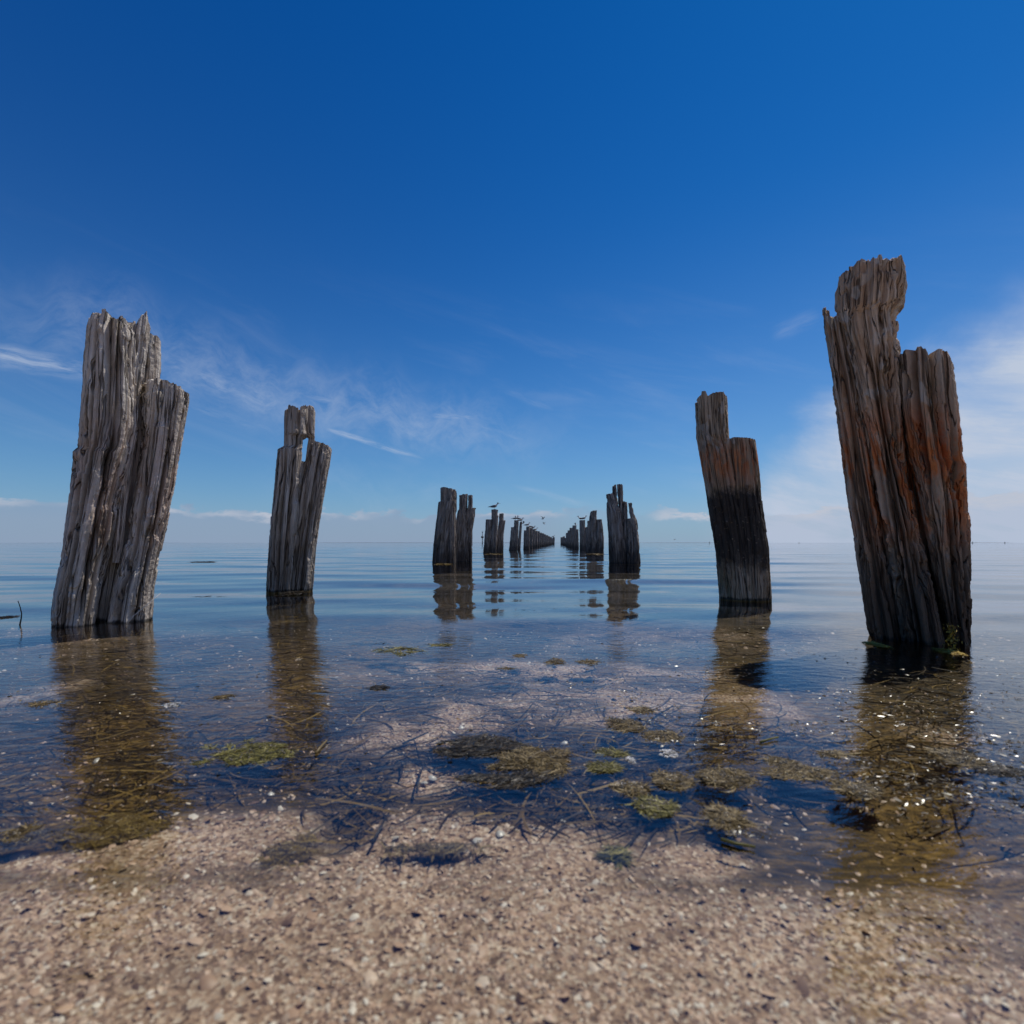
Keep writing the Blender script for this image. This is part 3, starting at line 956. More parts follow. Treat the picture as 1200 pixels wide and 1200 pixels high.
# ---- shell grit
nS = 90000
Yr = 0.34 + 2.5 * rng.random(nS) ** 1.7
Xr = (rng.random(nS) * 2 - 1) * (Yr * 1.05 + 0.1)
keep = rng.random(nS) < np.maximum(sand_mask(Xr, Yr), 0.16) * (0.35 + 0.65 * smooth(fbm(Xr * 7, Yr * 7, 2, seed=91, octv=3), 0.40, 0.58))
Xr, Yr = Xr[keep], Yr[keep]
k = len(Xr)
sz = (0.0014 + 0.0040 * rng.random(k) ** 2.6 + 0.0050 * (rng.random(k) < 0.012)) * np.clip(0.7 + 0.35 * Yr, 0.85, 1.5)
Zr = bed_height(Xr, Yr) + sz * 0.12
an = np.arange(6) * np.pi / 3
el_ = 0.55 + 0.45 * rng.random(k)
yw = rng.random(k) * 2 * np.pi
ring_r = sz[:, None] * (0.75 + 0.5 * rng.random((k, 6)))
lx_ = np.cos(an)[None] * ring_r
ly_ = np.sin(an)[None] * ring_r * el_[:, None]
tx, ty = rng.normal(0, 0.35, (2, k))
rx = lx_ * np.cos(yw)[:, None] - ly_ * np.sin(yw)[:, None]
ry = lx_ * np.sin(yw)[:, None] + ly_ * np.cos(yw)[:, None]
rz = rx * tx[:, None] + ry * ty[:, None]
ring = np.stack([Xr[:, None] + rx, Yr[:, None] + ry, Zr[:, None] + rz], -1)
apex = np.stack([Xr, Yr, Zr + sz * (0.25 + 0.3 * rng.random(k))], -1)[:, None, :]
V = np.concatenate([ring, apex], 1).reshape(-1, 3)
i6 = np.arange(6)
Fc = np.stack([i6, (i6 + 1) % 6, np.full(6, 6)], -1)
Fc = (np.arange(k)[:, None, None] * 7 + Fc[None]).reshape(-1, 3)
me = make_mesh('shell_grit', V, [Fc], False, {'tint': np.repeat(rng.random(k), 7)})
m, n, b, out = material('shell_fragments')
n.l.new(n.ramp(attr(n, 'tint'), [(0.0, (0.14, 0.082, 0.050)), (0.25, (0.38, 0.245, 0.160)), (0.55, (0.58, 0.40, 0.285)), (0.85, (0.68, 0.53, 0.41)), (1.0, (0.80, 0.74, 0.66))]),
        b.inputs['Base Color'])
b.inputs['Roughness'].default_value = 0.5
link('shell_grit', me, m, kind='stuff')

# ---- drowned seagrass lying on the bed
nB = 26000
Yb = 0.36 + 4.4 * rng.random(nB) ** 1.9
Xb = (rng.random(nB) * 2 - 1) * (Yb * 1.1 + 0.15)
p = 1 - sand_mask(Xb, Yb)
cl = fbm(Xb * 4, Yb * 4, 3, seed=55, octv=3)
keep = rng.random(nB) < np.clip(p * smooth(cl, 0.33, 0.55) + 0.015, 0, 1) * smooth(Yb, 0.64, 0.82)
Xb, Yb = Xb[keep], Yb[keep]
k = len(Xb)
zb = bed_height(Xb, Yb)
up = rng.random(k) ** 2
Zb = zb + 0.004 + up * np.clip(-zb - 0.012, 0, 0.06)
V, Fc, tn = ribbons(np.stack([Xb, Yb, Zb], -1), rng.normal(0.15, 0.75, k), rng.uniform(0.03, 0.16, k), rng.uniform(0.0015, 0.0045, k),
                    rng.normal(0, 0.06, k), rng.normal(0, 1.0, k), 5, rng.random(k), rng.normal(0, 0.5, k))
me = make_mesh('seagrass', V, [Fc], True, {'tint': tn})
link('seagrass', me, M_blade, kind='stuff')


# ---- loose scraps of wet weed afloat between the mats
nF = 26000
Yf = 0.70 + 1.5 * rng.random(nF) ** 1.4
Xf = (rng.random(nF) * 2 - 1) * (Yf * 1.05)
pf = 600 + F * Xf / Yf
clf = fbm(Xf * 6, Yf * 9, 3, seed=66, octv=4)
wt_ = 0.75 * smooth(clf, 0.46, 0.64) * (0.12 + 0.88 * smooth(pf, 620, 800)) * (1 - smooth(Yf, 1.3, 2.1))
keep = rng.random(nF) < wt_
Xf, Yf = Xf[keep], Yf[keep]
k = len(Xf)
V, Fc, tn = ribbons(np.stack([Xf, Yf, rng.uniform(-0.001, 0.0025, k)], -1), rng.uniform(0, 6.28, k), rng.uniform(0.003, 0.016, k), rng.uniform(0.001, 0.004, k),
                    rng.normal(0, 0.12, k), rng.normal(0, 2.0, k), 3, np.clip(rng.normal(0.5, 0.28, k), 0, 1), rng.normal(0, 0.5, k))
me = make_mesh('weed_flecks', V, [Fc], True, {'tint': tn})
M_fleck = weed_mat('wet_weed_flecks', [(0.0, (0.020, 0.013, 0.005)), (0.5, (0.085, 0.060, 0.022)), (0.85, (0.20, 0.155, 0.07)), (1.0, (0.40, 0.35, 0.24))], 0.30, 0.9, 0.0)
link('weed_flecks', me, M_fleck, kind='stuff')


# ---- floating and heaped weed mats
def weed(label, px, py, wpx, hpx, mat, n, seed, height=0.010, cat='seaweed', name='seaweed_mat', group='floating mats of weed',
         bubbles=0, blade=(0.012, 0.055), wide=(0.0008, 0.0030), film=True, z0=0.0):
    rs = np.random.default_rng(500 + seed)
    n = int(n * 2.0)
    if name == 'foam_scrap':
        blade, wide, n = (0.002, 0.006), (0.002, 0.005), n * 2
    height = height * 0.30
    cx, cy = ground_at(px, py)
    a = wpx / F * cy / 2
    y0, y1 = ground_at(0, py + hpx / 2)[1], ground_at(0, py - hpx / 2)[1]
    bb_ = (y1 - y0) / 2
    cyc = (y0 + y1) / 2
    cx = (px - 600) / F * cyc
    sc = max(1.0, cyc / 1.6)
    # ragged outline: keep candidates inside a noisy ellipse
    U = rs.random((n * 4, 2)) * 2 - 1
    r = np.hypot(U[:, 0], U[:, 1])
    U = U * 1.25
    flow_ = 1.6 * fbm(U[:, 0] * 1.5 + 9, U[:, 1] * 1.5, seed, seed=seed + 60, octv=2)
    r = np.hypot(U[:, 0], U[:, 1])
    ang_n = fbm(U[:, 0] * 3.0 + seed * 3.7, U[:, 1] * 2.6, seed, seed=seed, octv=4, gain=0.62)
    brk = fbm(U[:, 0] * 5.5 + seed + flow_, U[:, 1] * 4.2 - flow_, seed + 3, seed=seed + 40, octv=4, gain=0.65)
    ok = (r < -0.30 + 2.1 * ang_n) & (brk > 0.41 + 0.17 * r)
    U = U[ok][:n]
    k = len(U)
    r = np.hypot(U[:, 0], U[:, 1])
    hgt = height * np.clip(1 - r ** 2, 0.05, 1) * (0.4 + 1.2 * fbm(U[:, 0] * 3, U[:, 1] * 3, seed + 5, seed=seed, octv=2))
    P = np.stack([U[:, 0] * a, U[:, 1] * bb_, hgt * rs.random(k) ** 0.6], -1)
    flow = 5.0 * (fbm(U[:, 0] * 1.6, U[:, 1] * 1.6, seed + 9, seed=seed, octv=2) - 0.5)
    V, Fc, tn = ribbons(P, flow + rs.normal(0, 0.5, k), rs.uniform(*blade, k) * sc, rs.uniform(*wide, k) * sc, rs.normal(0, 0.05, k),
                        rs.normal(0, 2.4, k), 4, np.clip(rs.normal(0.52, 0.36, k), 0, 1), rs.normal(0, 0.30, k))
    faces = [Fc]
    if film:
        # lumpy bed of the mat under the blades: a small height sheet
        g = 48
        gx, gy = np.meshgrid(np.linspace(-1.15, 1.15, g), np.linspace(-1.15, 1.15, g))
        gn = fbm(gx * 3.0 + seed * 3.7, gy * 2.6, seed, seed=seed, octv=4, gain=0.62)
        gfl = 1.6 * fbm(gx * 1.5 + 9, gy * 1.5, seed, seed=seed + 60, octv=2)
        gb = fbm(gx * 5.5 + seed + gfl, gy * 4.2 - gfl, seed + 3, seed=seed + 40, octv=4, gain=0.65)
        ins = np.minimum(-0.36 + 2.1 * gn - np.hypot(gx, gy), 3 * (gb - 0.45 - 0.17 * np.hypot(gx, gy)))
        gz = np.where(ins > 0, 1, -1) * 0.0 + np.clip(ins * 2.2, -1, 1) * height * 0.55 * (0.5 + gn) - 0.0020
        o0 = len(V)
        V = np.concatenate([V, np.stack([gx * a, gy * bb_, gz], -1).reshape(-1, 3)])
        tn = np.concatenate([tn, np.clip(0.25 + 0.5 * fbm(gx * 9, gy * 9, 2, seed=seed, octv=2).ravel(), 0, 1)])
        gf = grid_faces(g, g)
        gf = gf[(ins.ravel()[gf] > -0.12).all(1)]
        faces.append(gf + o0)
    me = make_mesh(name, V, faces, True, {'tint': tn})
    o = link(name, me, mat, None, label, cat, group, loc=(cx, cyc, z0))
    if bubbles:
        ub = U[rs.integers(0, k, bubbles)]
        bubbles = int(bubbles * 1.5)
        ub = U[rs.integers(0, k, bubbles)]
        rb_ = rs.uniform(0.0008, 0.0024, bubbles) * (0.7 + 0.3 * sc)
        hb = np.interp(np.hypot(ub[:, 0], ub[:, 1]), [0, 1], [height * 0.8, 0.001])
        pb = np.stack([ub[:, 0] * a, ub[:, 1] * bb_, hb + rb_ * 0.2], -1)
        vs, fs = [], []
        la = [(-0.2, 8), (0.35, 8), (0.9, 8)]
        t8 = np.arange(8) * np.pi / 4
        base = np.concatenate([np.stack([np.cos(q) * np.cos(t8), np.cos(q) * np.sin(t8), np.full(8, np.sin(q))], -1) for q, _ in la] + [np.array([[0, 0, 1.0]])])
        f4 = np.concatenate([np.stack([j * 8 + np.arange(8), j * 8 + (np.arange(8) + 1) % 8, (j + 1) * 8 + (np.arange(8) + 1) % 8, (j + 1) * 8 + np.arange(8)], -1) for j in (0, 1)])
        f3 = np.stack([16 + np.arange(8), 16 + (np.arange(8) + 1) % 8, np.full(8, 24)], -1)
        Vb = (pb[:, None, :] + rb_[:, None, None] * base[None]).reshape(-1, 3)
        idx = np.arange(bubbles)[:, None, None] * 25
        mb = make_mesh('bubbles', Vb, [(idx + f4[None]).reshape(-1, 4), (idx + f3[None]).reshape(-1, 3)], True)
        link('bubbles', mb, M_bub, o, kind='stuff')
    return o


weed('yellow-green weed mat floating left of centre in front of the far piles', 470, 763, 84, 13, M_green, 700, 1, 0.010, bubbles=8)
weed('small yellow-green weed tuft just behind the larger yellow-green mat', 515, 756.5, 40, 5, M_green, 250, 2, 0.010, bubbles=4)
weed('thin dark weed strip touching the yellow-green mat on its left', 440, 755, 70, 3, M_darkw, 150, 3, 0.005)
weed('tiny brown weed clump with one bright glint, left of the twin brown mats', 609, 769, 13, 5, M_brown, 130, 4, 0.009, bubbles=4)
weed('brown weed clump, left of the twin mats in open water at the centre', 650, 776, 28, 10, M_brown, 350, 5, 0.013, bubbles=8)
weed('long low brown weed mat, right of the twin mats in open water at the centre', 690, 777, 40, 9, M_brown, 350, 6, 0.010, bubbles=6)
weed('narrow brown weed sliver below and left of the tiny glinting clump', 595, 784, 26, 4, M_brown, 150, 7, 0.006, bubbles=2)
weed('dark weed scrap on open water left of the pale sand patch', 443, 806, 26, 5, M_darkw, 150, 8, 0.007)
weed('olive weed mat floating across the reflection of the slender left pile', 292, 884, 112, 28, M_green, 1100, 9, 0.009, bubbles=40)
weed('brown weed scrap floating right of the nearest left pile reflection', 262, 817, 28, 8, M_brown, 200, 10, 0.006, bubbles=4)
weed('pale scrap of foam floating beside the nearest left pile reflection', 202, 826, 24, 8, M_pale, 140, 11, 0.005, cat='foam', name='foam_scrap', group='pale foam scraps on the water')
weed('trail of brown weed at the left side of the nearest left pile reflection', 52, 826, 60, 10, M_brown, 260, 12, 0.005, bubbles=4)
weed('golden brown weed heap breaking the surface in the middle foreground', 622, 893, 120, 34, M_brown, 1600, 13, 0.020, bubbles=40)
weed('flatter olive weed heap behind the golden foreground heap, dark along its edge', 560, 876, 130, 24, M_darkw, 900, 14, 0.012, bubbles=10)
weed('low brown weed heap in front of the golden foreground heap', 600, 915, 150, 20, M_darkw, 800, 15, 0.010, bubbles=16)
weed('diagonal brown weed mat with glints right of the middle, upper piece', 733, 850, 46, 18, M_brown, 450, 16, 0.010, bubbles=26)
weed('diagonal brown weed mat with glints right of the middle, lower piece', 773, 862, 46, 12, M_brown, 420, 17, 0.010, bubbles=30)
weed('small brown weed mat behind the diagonal glinting mat', 752, 832, 28, 7, M_brown, 240, 18, 0.010, bubbles=10)
weed('bright yellow-green weed clump with white glints right of the golden heap', 709, 900, 30, 10, M_green, 360, 19, 0.012, bubbles=24)
weed('small yellow-green clump behind the bright yellow-green one', 717, 882, 34, 8, M_green, 260, 20, 0.008, bubbles=12)
weed('round white foam scrap beside the small yellow-green clump', 739, 891, 12, 9, M_pale, 120, 21, 0.006, cat='foam', name='foam_scrap', group='pale foam scraps on the water')
weed('curved white foam scrap right of the round one', 783, 883, 26, 10, M_pale, 180, 22, 0.006, cat='foam', name='foam_scrap', group='pale foam scraps on the water')
weed('ragged brown mat edged with white foam, below the round foam scrap', 743, 924, 38, 14, M_brown, 420, 23, 0.010, bubbles=24)
weed('white foam strip along the back of the ragged brown mat', 737, 920, 34, 6, M_pale, 160, 24, 0.008, cat='foam', name='foam_scrap', group='pale foam scraps on the water')
weed('brown weed mat left of the banded pile reflection, in front of the diagonal mats', 786, 915, 46, 18, M_brown, 500, 25, 0.010, bubbles=34)
weed('sparkling olive mat in the foreground, below the brown mat near the banded pile reflection', 768, 945, 50, 20, M_green, 560, 26, 0.009, bubbles=60)
weed('broad olive weed mat lying in the banded pile reflection', 848, 912, 70, 24, M_brown, 900, 27, 0.010, bubbles=60)
weed('small olive mat below the broad one in the banded pile reflection', 850, 958, 38, 26, M_brown, 520, 28, 0.010, bubbles=40)
weed('glinting brown weed streak right of the banded pile reflection', 935, 905, 80, 16, M_brown, 560, 29, 0.007, bubbles=36)
weed('short brown streak behind the glinting one right of the banded pile reflection', 915, 893, 30, 7, M_brown, 200, 30, 0.006, bubbles=12)
weed('thin pale streak of weed on blue water behind the glinting brown streak', 975, 884, 46, 4, M_brown, 180, 31, 0.005, bubbles=8)
weed('glinting brown mat at the left side of the tallest pile reflection', 1003, 925, 56, 20, M_brown, 600, 32, 0.009, bubbles=60)
weed('sparkling patch of weed across the right side of the tallest pile reflection', 1128, 890, 50, 24, M_brown, 600, 33, 0.008, bubbles=90)
weed('dotted trail of weed reaching right from the tallest pile reflection', 1170, 903, 60, 10, M_darkw, 280, 34, 0.006, bubbles=30)
0 and weed('golden weed drowned in the lower part of the tallest pile reflection', 1075, 950, 130, 40, M_gold, 350, 35, 0.006, bubbles=20, film=False, blade=(0.03, 0.09), z0=-0.012)
weed('brown weed on the near shell sand at the left corner', 20, 978, 60, 30, M_brown, 500, 36, 0.014, bubbles=20, z0=-0.004)
weed('thin brown weed strand lying on the shell sand at the bottom centre', 508, 990, 150, 9, M_brown, 120, 37, 0.006, bubbles=20, z0=-0.006, film=False)
weed('green weed sprig on the shell sand at the bottom right of centre', 722, 992, 26, 16, M_green, 160, 38, 0.014, z0=-0.013)
weed('brown weed patch on shell sand under the slender left pile reflection', 340, 985, 60, 34, M_gold, 420, 39, 0.008, z0=-0.014)
weed('golden weed patch on shell sand under the nearest left pile reflection', 130, 960, 110, 44, M_gold, 600, 40, 0.006, z0=-0.018)
weed('long dark weed line afloat far left between the two left piles, upper one', 241, 658.5, 36, 1.4, M_darkw, 60, 41, 0.008, film=False)
weed('long dark weed line afloat far left between the two left piles, lower one', 242, 700, 44, 2.4, M_darkw, 60, 42, 0.006, film=False)
weed('dark weed flecks on calm water at the centre below the far piles', 618, 716, 40, 4, M_darkw, 130, 43, 0.006, film=False)
weed('dark weed flecks on calm water below the right far piles', 655, 714, 40, 3, M_darkw, 130, 44, 0.006, film=False)
weed('dark weed scrap afloat at the left edge by the thin stick', 8, 723, 20, 4, M_darkw, 120, 45, 0.006)
weed('yellow weed line at the foot of the left of two close-set piles', 518, 661, 18, 1.2, M_gold, 120, 46, 0.02)
weed('yellow weed line at the foot of the pile with the tern', 580, 649.8, 14, 0.9, M_gold, 120, 47, 0.03)
weed('yellow weed line at the foot of the five-pronged pile', 723, 659.2, 17, 1.2, M_gold, 120, 48, 0.02)
weed('yellow weed line at the foot of the wide right pile', 698, 649.6, 20, 0.9, M_gold, 120, 49, 0.03)
weed('pale foam line across the reflection of the five-pronged pile', 731, 679.5, 34, 2.2, M_pale, 240, 50, 0.010, cat='foam', name='foam_scrap', group='pale foam scraps on the water')
weed('yellow weed tuft clinging to the left foot of the tallest pile', 1027, 756, 14, 8, M_goldb, 260, 51, 0.02, group='weed tufts at pile feet')
weed('brown weed tuft at the foot of the slender left pile', 343, 696, 24, 6, M_darkw, 300, 52, 0.045, group='weed tufts at pile feet')
weed('yellow weed tuft spreading at the right foot of the tallest pile', 1110, 764, 22, 8, M_goldb, 300, 53, 0.02, group='weed tufts at pile feet')

# upright weed sprig climbing in the cleft of the tallest pile
def sprig(label, px, py, hpx, seed, mat, wpx):
    rs = np.random.default_rng(seed)
    cx, cy = ground_at(px, py)
    Hh = hpx / F * cy
    k = 150
    t = rs.random(k)
    P = np.stack([rs.normal(0, wpx / F * cy / 4, k), rs.normal(0, 0.008, k), t * Hh], -1)
    V, Fc, tn = ribbons(P, rs.uniform(0, 6.28, k), rs.uniform(0.008, 0.02, k), rs.uniform(0.002, 0.005, k), rs.normal(0.5, 0.6, k), rs.normal(0, 1.5, k), 3,
                        rs.random(k), rs.normal(0, 0.8, k))
    me = make_mesh('weed_sprig', V, [Fc], True, {'tint': tn})
    link('weed_sprig', me, mat, None, label, 'seaweed', loc=(cx, cy, 0))


sprig('upright golden weed sprig climbing the cleft of the tallest pile', 1115, 762, 30, 5, M_goldb, 14)


# ---- sticks and strands
def tube(name, pts, r0, r1, mat, label, cat, sides=6, kind=None):
    pts = np.array(pts, float)
    k = len(pts)
    tt = np.gradient(pts, axis=0)
    tt /= np.linalg.norm(tt, axis=1, keepdims=True)
    ref = np.array([0.3, 0.9, 0.1])
    n1 = np.cross(tt, ref)
    n1 /= np.linalg.norm(n1, axis=1, keepdims=True)
    n2 = np.cross(tt, n1)
    an_ = np.arange(sides) * 2 * np.pi / sides
    rr = np.linspace(r0, r1, k)[:, None, None]
    V = pts[:, None, :] + rr * (np.cos(an_)[None, :, None] * n1[:, None, :] + np.sin(an_)[None, :, None] * n2[:, None, :])
    o0 = pts[0]
    V = V - o0
    V = np.concatenate([V.reshape(-1, 3), [[0, 0, 0]], [pts[-1] - o0]])
    c0, c1 = k * sides, k * sides + 1
    i = np.arange(sides)
    caps = np.concatenate([np.stack([(i + 1) % sides, i, np.full(sides, c0)], -1),
                           np.stack([(k - 1) * sides + i, (k - 1) * sides + (i + 1) % sides, np.full(sides, c1)], -1)])
    me = make_mesh(name, V, [grid_faces(k, sides, True), caps], True, {'tint': np.full(len(V), 0.6), 'grain': V})
    return link(name, me, mat, None, label, cat, loc=tuple(o0), kind=kind)


def at_depth(px, py, Y):
    return ((px - 600) / F * Y, Y, H + (HZ - py) / F * Y)


Ys = H * F / (733 - HZ)
tube('thin_stick', [at_depth(x, y, Ys) for x, y in ((22, 738), (23.5, 731), (25, 724), (25.3, 719), (23.5, 711), (21, 704))], 0.0035, 0.0015, M_darkw,
     'thin dark bent stick poking out of the water at the left edge', 'stick')
Yl = 2.36
tube('straw', [(-1.83, 2.425, 0.005), (-1.80, 2.432, 0.05), (-1.765, 2.445, 0.085), (-1.705, 2.485, 0.155)], 0.0022, 0.0014, M_pale,
     'pale dry straw lying slanted across the foot of the nearest left pile', 'straw')
for i, (pts, lab) in enumerate((
        ([(488, 925), (492, 905), (498, 888)], 'dark grass stalk lying left of the golden heap'),
        ([(436, 985), (448, 962), (456, 950)], 'dark stalk lying on the near shell sand'),
        ([(503, 878), (520, 868), (548, 864)], 'dark curved stalk between the sand patch and the olive heap'),
        ([(472, 870), (490, 862), (502, 857)], 'short dark stalk lying on the pale sand patch'))):
    P3 = []
    for x, y in pts:
        gx_, gy_ = ground_at(x, y)
        P3.append((gx_, gy_, float(bed_height(np.array(gx_), np.array(gy_))) * 0.4 + 0.004))
    tube('grass_stalk', P3, 0.0022, 0.0014, M_darkw, lab, 'stalk')
for pts, lab, mt in (([(891, 872), (900, 869), (912, 866)], 'yellow grass blade floating right of the banded pile reflection', M_green),
                     ([(845, 987), (862, 992), (885, 996)], 'yellow-green grass blade on the sand at the bottom right', M_green),
                     ([(370, 885), (377, 876), (383, 870)], 'straw blade at the right end of the olive mat', M_gold)):
    P3 = []
    for x, y in pts:
        gx_, gy_ = ground_at(x, y)
        P3.append((gx_, gy_, 0.004))
    tube('straw', P3, 0.0025, 0.0018, mt, lab, 'straw')


# ---- shells
def shell(label, px, py, size, seed, tone):
    rs = np.random.default_rng(seed)
    gx_, gy_ = ground_at(px, py)
    z = float(bed_height(np.array(gx_), np.array(gy_)))
    nr, nc = 7, 20
    V = []
    for i in range(nr):
        q = i / (nr - 1)
        for j in range(nc):
            a_ = j / nc * 2 * np.pi
            rib = 1 + 0.05 * math.cos(a_ * 10) * q
            fan = 1 + 0.25 * math.sin(a_)
            V.append((math.cos(a_) * q * size * rib, math.sin(a_) * q * size * 0.75 * rib * fan, size * 0.42 * (1 - q ** 2.2)))
    me = make_mesh('seashell', V, [grid_faces(nr, nc, True)], True, {'tint': np.full(nr * nc, tone)})
    o = link('seashell', me, M_pale, None, label, 'shell', 'pale shells lying on the shell sand', loc=(gx_, gy_, max(z, -0.02) + 0.001))
    o.rotation_euler = (rs.normal(0, 0.2), rs.normal(0, 0.2), rs.uniform(0, 6))


shell('small white shell on the near sand, right of the bottom dark strand', 560, 972, 0.008, 1, 0.9)
shell('elongated pale shell on the near sand at the bottom centre', 585, 964, 0.009, 2, 0.8)
shell('pale shell on the near sand left of the dark stalk end', 463, 968, 0.008, 3, 0.7)
shell('rounded white pebble-like shell at the edge of the near sand, right of centre', 658, 951, 0.007, 4, 1.0)
shell('white shell left of the golden heap, higher of two', 507, 899, 0.008, 5, 0.8)
shell('white shell left of the golden heap, lower of two', 498, 905, 0.008, 6, 0.7)
shell('white shell on the pale sand patch under shallow water', 540, 843, 0.010, 7, 0.85)
shell('pale shell afloat in the reflection of the nearest left pile', 113, 880, 0.008, 8, 0.9)
shell('pale shell fragment on the sand in the bottom left corner', 25, 985, 0.012, 9, 0.8)
shell('white shell in front of the slender left pile reflection', 317, 917, 0.007, 10, 0.9)
shell('small white shell on dark weed just above the middle', 661, 860, 0.008, 11, 1.0)

# ------------------------------------------------------------------ birds
def plain(name, colr, rough=0.6):
    m, n, b, out = material(name)
    geo = n.new('ShaderNodeNewGeometry')
    nz = n.noise(geo.outputs['Position'], 60, 3)
    n.l.new(n.mix(nz, tuple(c * 0.8 for c in colr), colr), b.inputs['Base Color'])
    b.inputs['Roughness'].default_value = rough
    return m


M_white = plain('white_plumage', (0.75, 0.74, 0.72))
M_wing = plain('slate_plumage', (0.13, 0.135, 0.15))
M_black = plain('black_plumage', (0.015, 0.015, 0.017))
M_bill = plain('horn_bill', (0.35, 0.22, 0.05))
M_far_metal = plain('marker_paint', (0.05, 0.055, 0.06))


def loft(name, rings, mat, parent, sides=12):
    """rings: (x, y, z, ry, rz) sections along X"""
    V = []
    for x, y, z, ry, rz in rings:
        for j in range(sides):
            a_ = 2 * math.pi * j / sides
            V.append((x, y + ry * math.cos(a_), z + rz * math.sin(a_)))
    k = len(rings)
    V.append((rings[0][0], rings[0][1], rings[0][2]))
    V.append((rings[-1][0], rings[-1][1], rings[-1][2]))
    i = np.arange(sides)
    caps = np.concatenate([np.stack([(i + 1) % sides, i, np.full(sides, k * sides)], -1),
                           np.stack([(k - 1) * sides + i, (k - 1) * sides + (i + 1) % sides, np.full(sides, k * sides + 1)], -1)])
    me = make_mesh(name, V, [grid_faces(k, sides, True), caps], True)
    return link(name, me, mat, parent)


def tern(label, loc, rz, scale=1.0, wings_up=False, flying=False, group='seabirds on the piles'):
    e = link('seabird', None, label=label, cat='bird', group=group, loc=loc)
    e.rotation_euler = (0, 0, rz)
    e.scale = (scale,) * 3
    lz = 0.0 if flying else 0.045
    body = [(-0.20, 0, lz + 0.052, 0.004, 0.004), (-0.15, 0, lz + 0.055, 0.022, 0.014), (-0.09, 0, lz + 0.060, 0.042, 0.034),
            (-0.02, 0, lz + 0.070, 0.054, 0.050), (0.05, 0, lz + 0.090, 0.050, 0.052), (0.085, 0, lz + 0.120, 0.036, 0.040),
            (0.10, 0, lz + 0.150, 0.028, 0.030), (0.115, 0, lz + 0.172, 0.029, 0.029), (0.135, 0, lz + 0.180, 0.024, 0.023), (0.152, 0, lz + 0.178, 0.008, 0.008)]
    loft('body', body, M_white, e)
    loft('cap', [(0.085, 0, lz + 0.178, 0.010, 0.010), (0.10, 0, lz + 0.186, 0.027, 0.020), (0.12, 0, lz + 0.193, 0.029, 0.017), (0.14, 0, lz + 0.189, 0.020, 0.011), (0.15, 0, lz + 0.184, 0.008, 0.005)], M_black, e)
    loft('bill', [(0.148, 0, lz + 0.177, 0.008, 0.008), (0.18, 0, lz + 0.174, 0.005, 0.006), (0.205, 0, lz + 0.168, 0.001, 0.001)], M_bill, e, 8)
    for s in (-1, 1):
        if flying or wings_up:
            pts = [(0.04, s * 0.03, lz + 0.10, 0.06), (0.05, s * 0.15, lz + 0.20, 0.055), (0.02, s * 0.27, lz + 0.25, 0.04), (-0.05, s * 0.40, lz + 0.24, 0.006)]
            V, fc = [], []
            for x, y, z, c in pts:
                V += [(x + c * 0.6, y, z), (x - c, y, z - 0.004), (x - c * 0.2, y, z + 0.010)]
            for q in range(3):
                a_, b_ = q * 3, q * 3 + 3
                for u, v in ((0, 2), (2, 1), (1, 0)):
                    fc.append((a_ + u, a_ + v, b_ + v, b_ + u))
            me = make_mesh('wing', V, [np.array(fc)], True)
            link('wing', me, M_wing, e)
        else:
            loft('wing', [(0.06, s * 0.045, lz + 0.085, 0.006, 0.012), (0.03, s * 0.050, lz + 0.085, 0.012, 0.036), (-0.05, s * 0.046, lz + 0.074, 0.013, 0.036),
                          (-0.13, s * 0.028, lz + 0.064, 0.010, 0.022), (-0.21, s * 0.012, lz + 0.056, 0.006, 0.010), (-0.25, s * 0.006, lz + 0.05, 0.001, 0.001)], M_wing, e)
        if not flying:
            loft('leg', [(-0.004, s * 0.018, lz + 0.03, 0.004, 0.001), (0.0, s * 0.018, lz * 0.5, 0.008, 0.022), (0.004, s * 0.018, 0.004, 0.004, 0.004), (0.03, s * 0.018, 0.003, 0.010, 0.002)], M_black, e, 6)
    return e


def perch(px, py, Y):
    return at_depth(px, py, Y)


tern('white black-capped tern with grey wings standing alone on the round pile head', perch(579.6, 597.2, 18.5), rad(-5), 1.02)
tern('small dark bird on the left of the fifth pile head, facing right', perch(604.2, 610.0, 26.0), rad(10), 1.0)
tern('small dark bird on the right of the fifth pile head, facing left', perch(606.6, 610.0, 26.0), rad(185), 0.95)
tern('small bird perched on the thin leaning pile', perch(610.6, 611.9, 27.5), rad(20), 1.0)
tern('bird on the first pile of the dwindling left run', perch(617.9, 617.4, 30.0), rad(0), 1.05)
tern('bird on the second pile of the dwindling left run', perch(621.6, 619.2, 33.3), rad(170), 1.05)
tern('bird on the third pile of the dwindling left run', perch(624.8, 620.6, 36.4), rad(10), 1.1)
tern('bird on the fourth pile of the dwindling left run', perch(627.7, 622.3, 40.0), rad(0), 1.1)
tern('bird on the farthest pile of the left row', perch(648.4, 629.8, 114.0), rad(0), 2.0)
tern('small bird at the right end of the crowded right pile top', perch(684.4, 609.8, 26.5), rad(15), 1.0)
tern('small bird at the left end of the crowded right pile top', perch(680.2, 610.2, 26.5), rad(180), 1.0)
tern('bird with raised wings landing on the pile left of the crowded one', perch(674.6, 616.2, 31.6), rad(170), 0.62, wings_up=True)
tern('bird flying between the rows, upper of two', at_depth(636.2, 609.0, 42), rad(-30), 1.0, flying=True, group='birds in flight between the rows')
tern('bird flying between the rows, lower of two', at_depth(637.6, 614.5, 46), rad(150), 0.8, flying=True, group='birds in flight between the rows')
tern('bird flying low just right of the thin leaning pile', at_depth(613.0, 614.2, 30), rad(0), 0.7, flying=True, group='birds in flight between the rows')
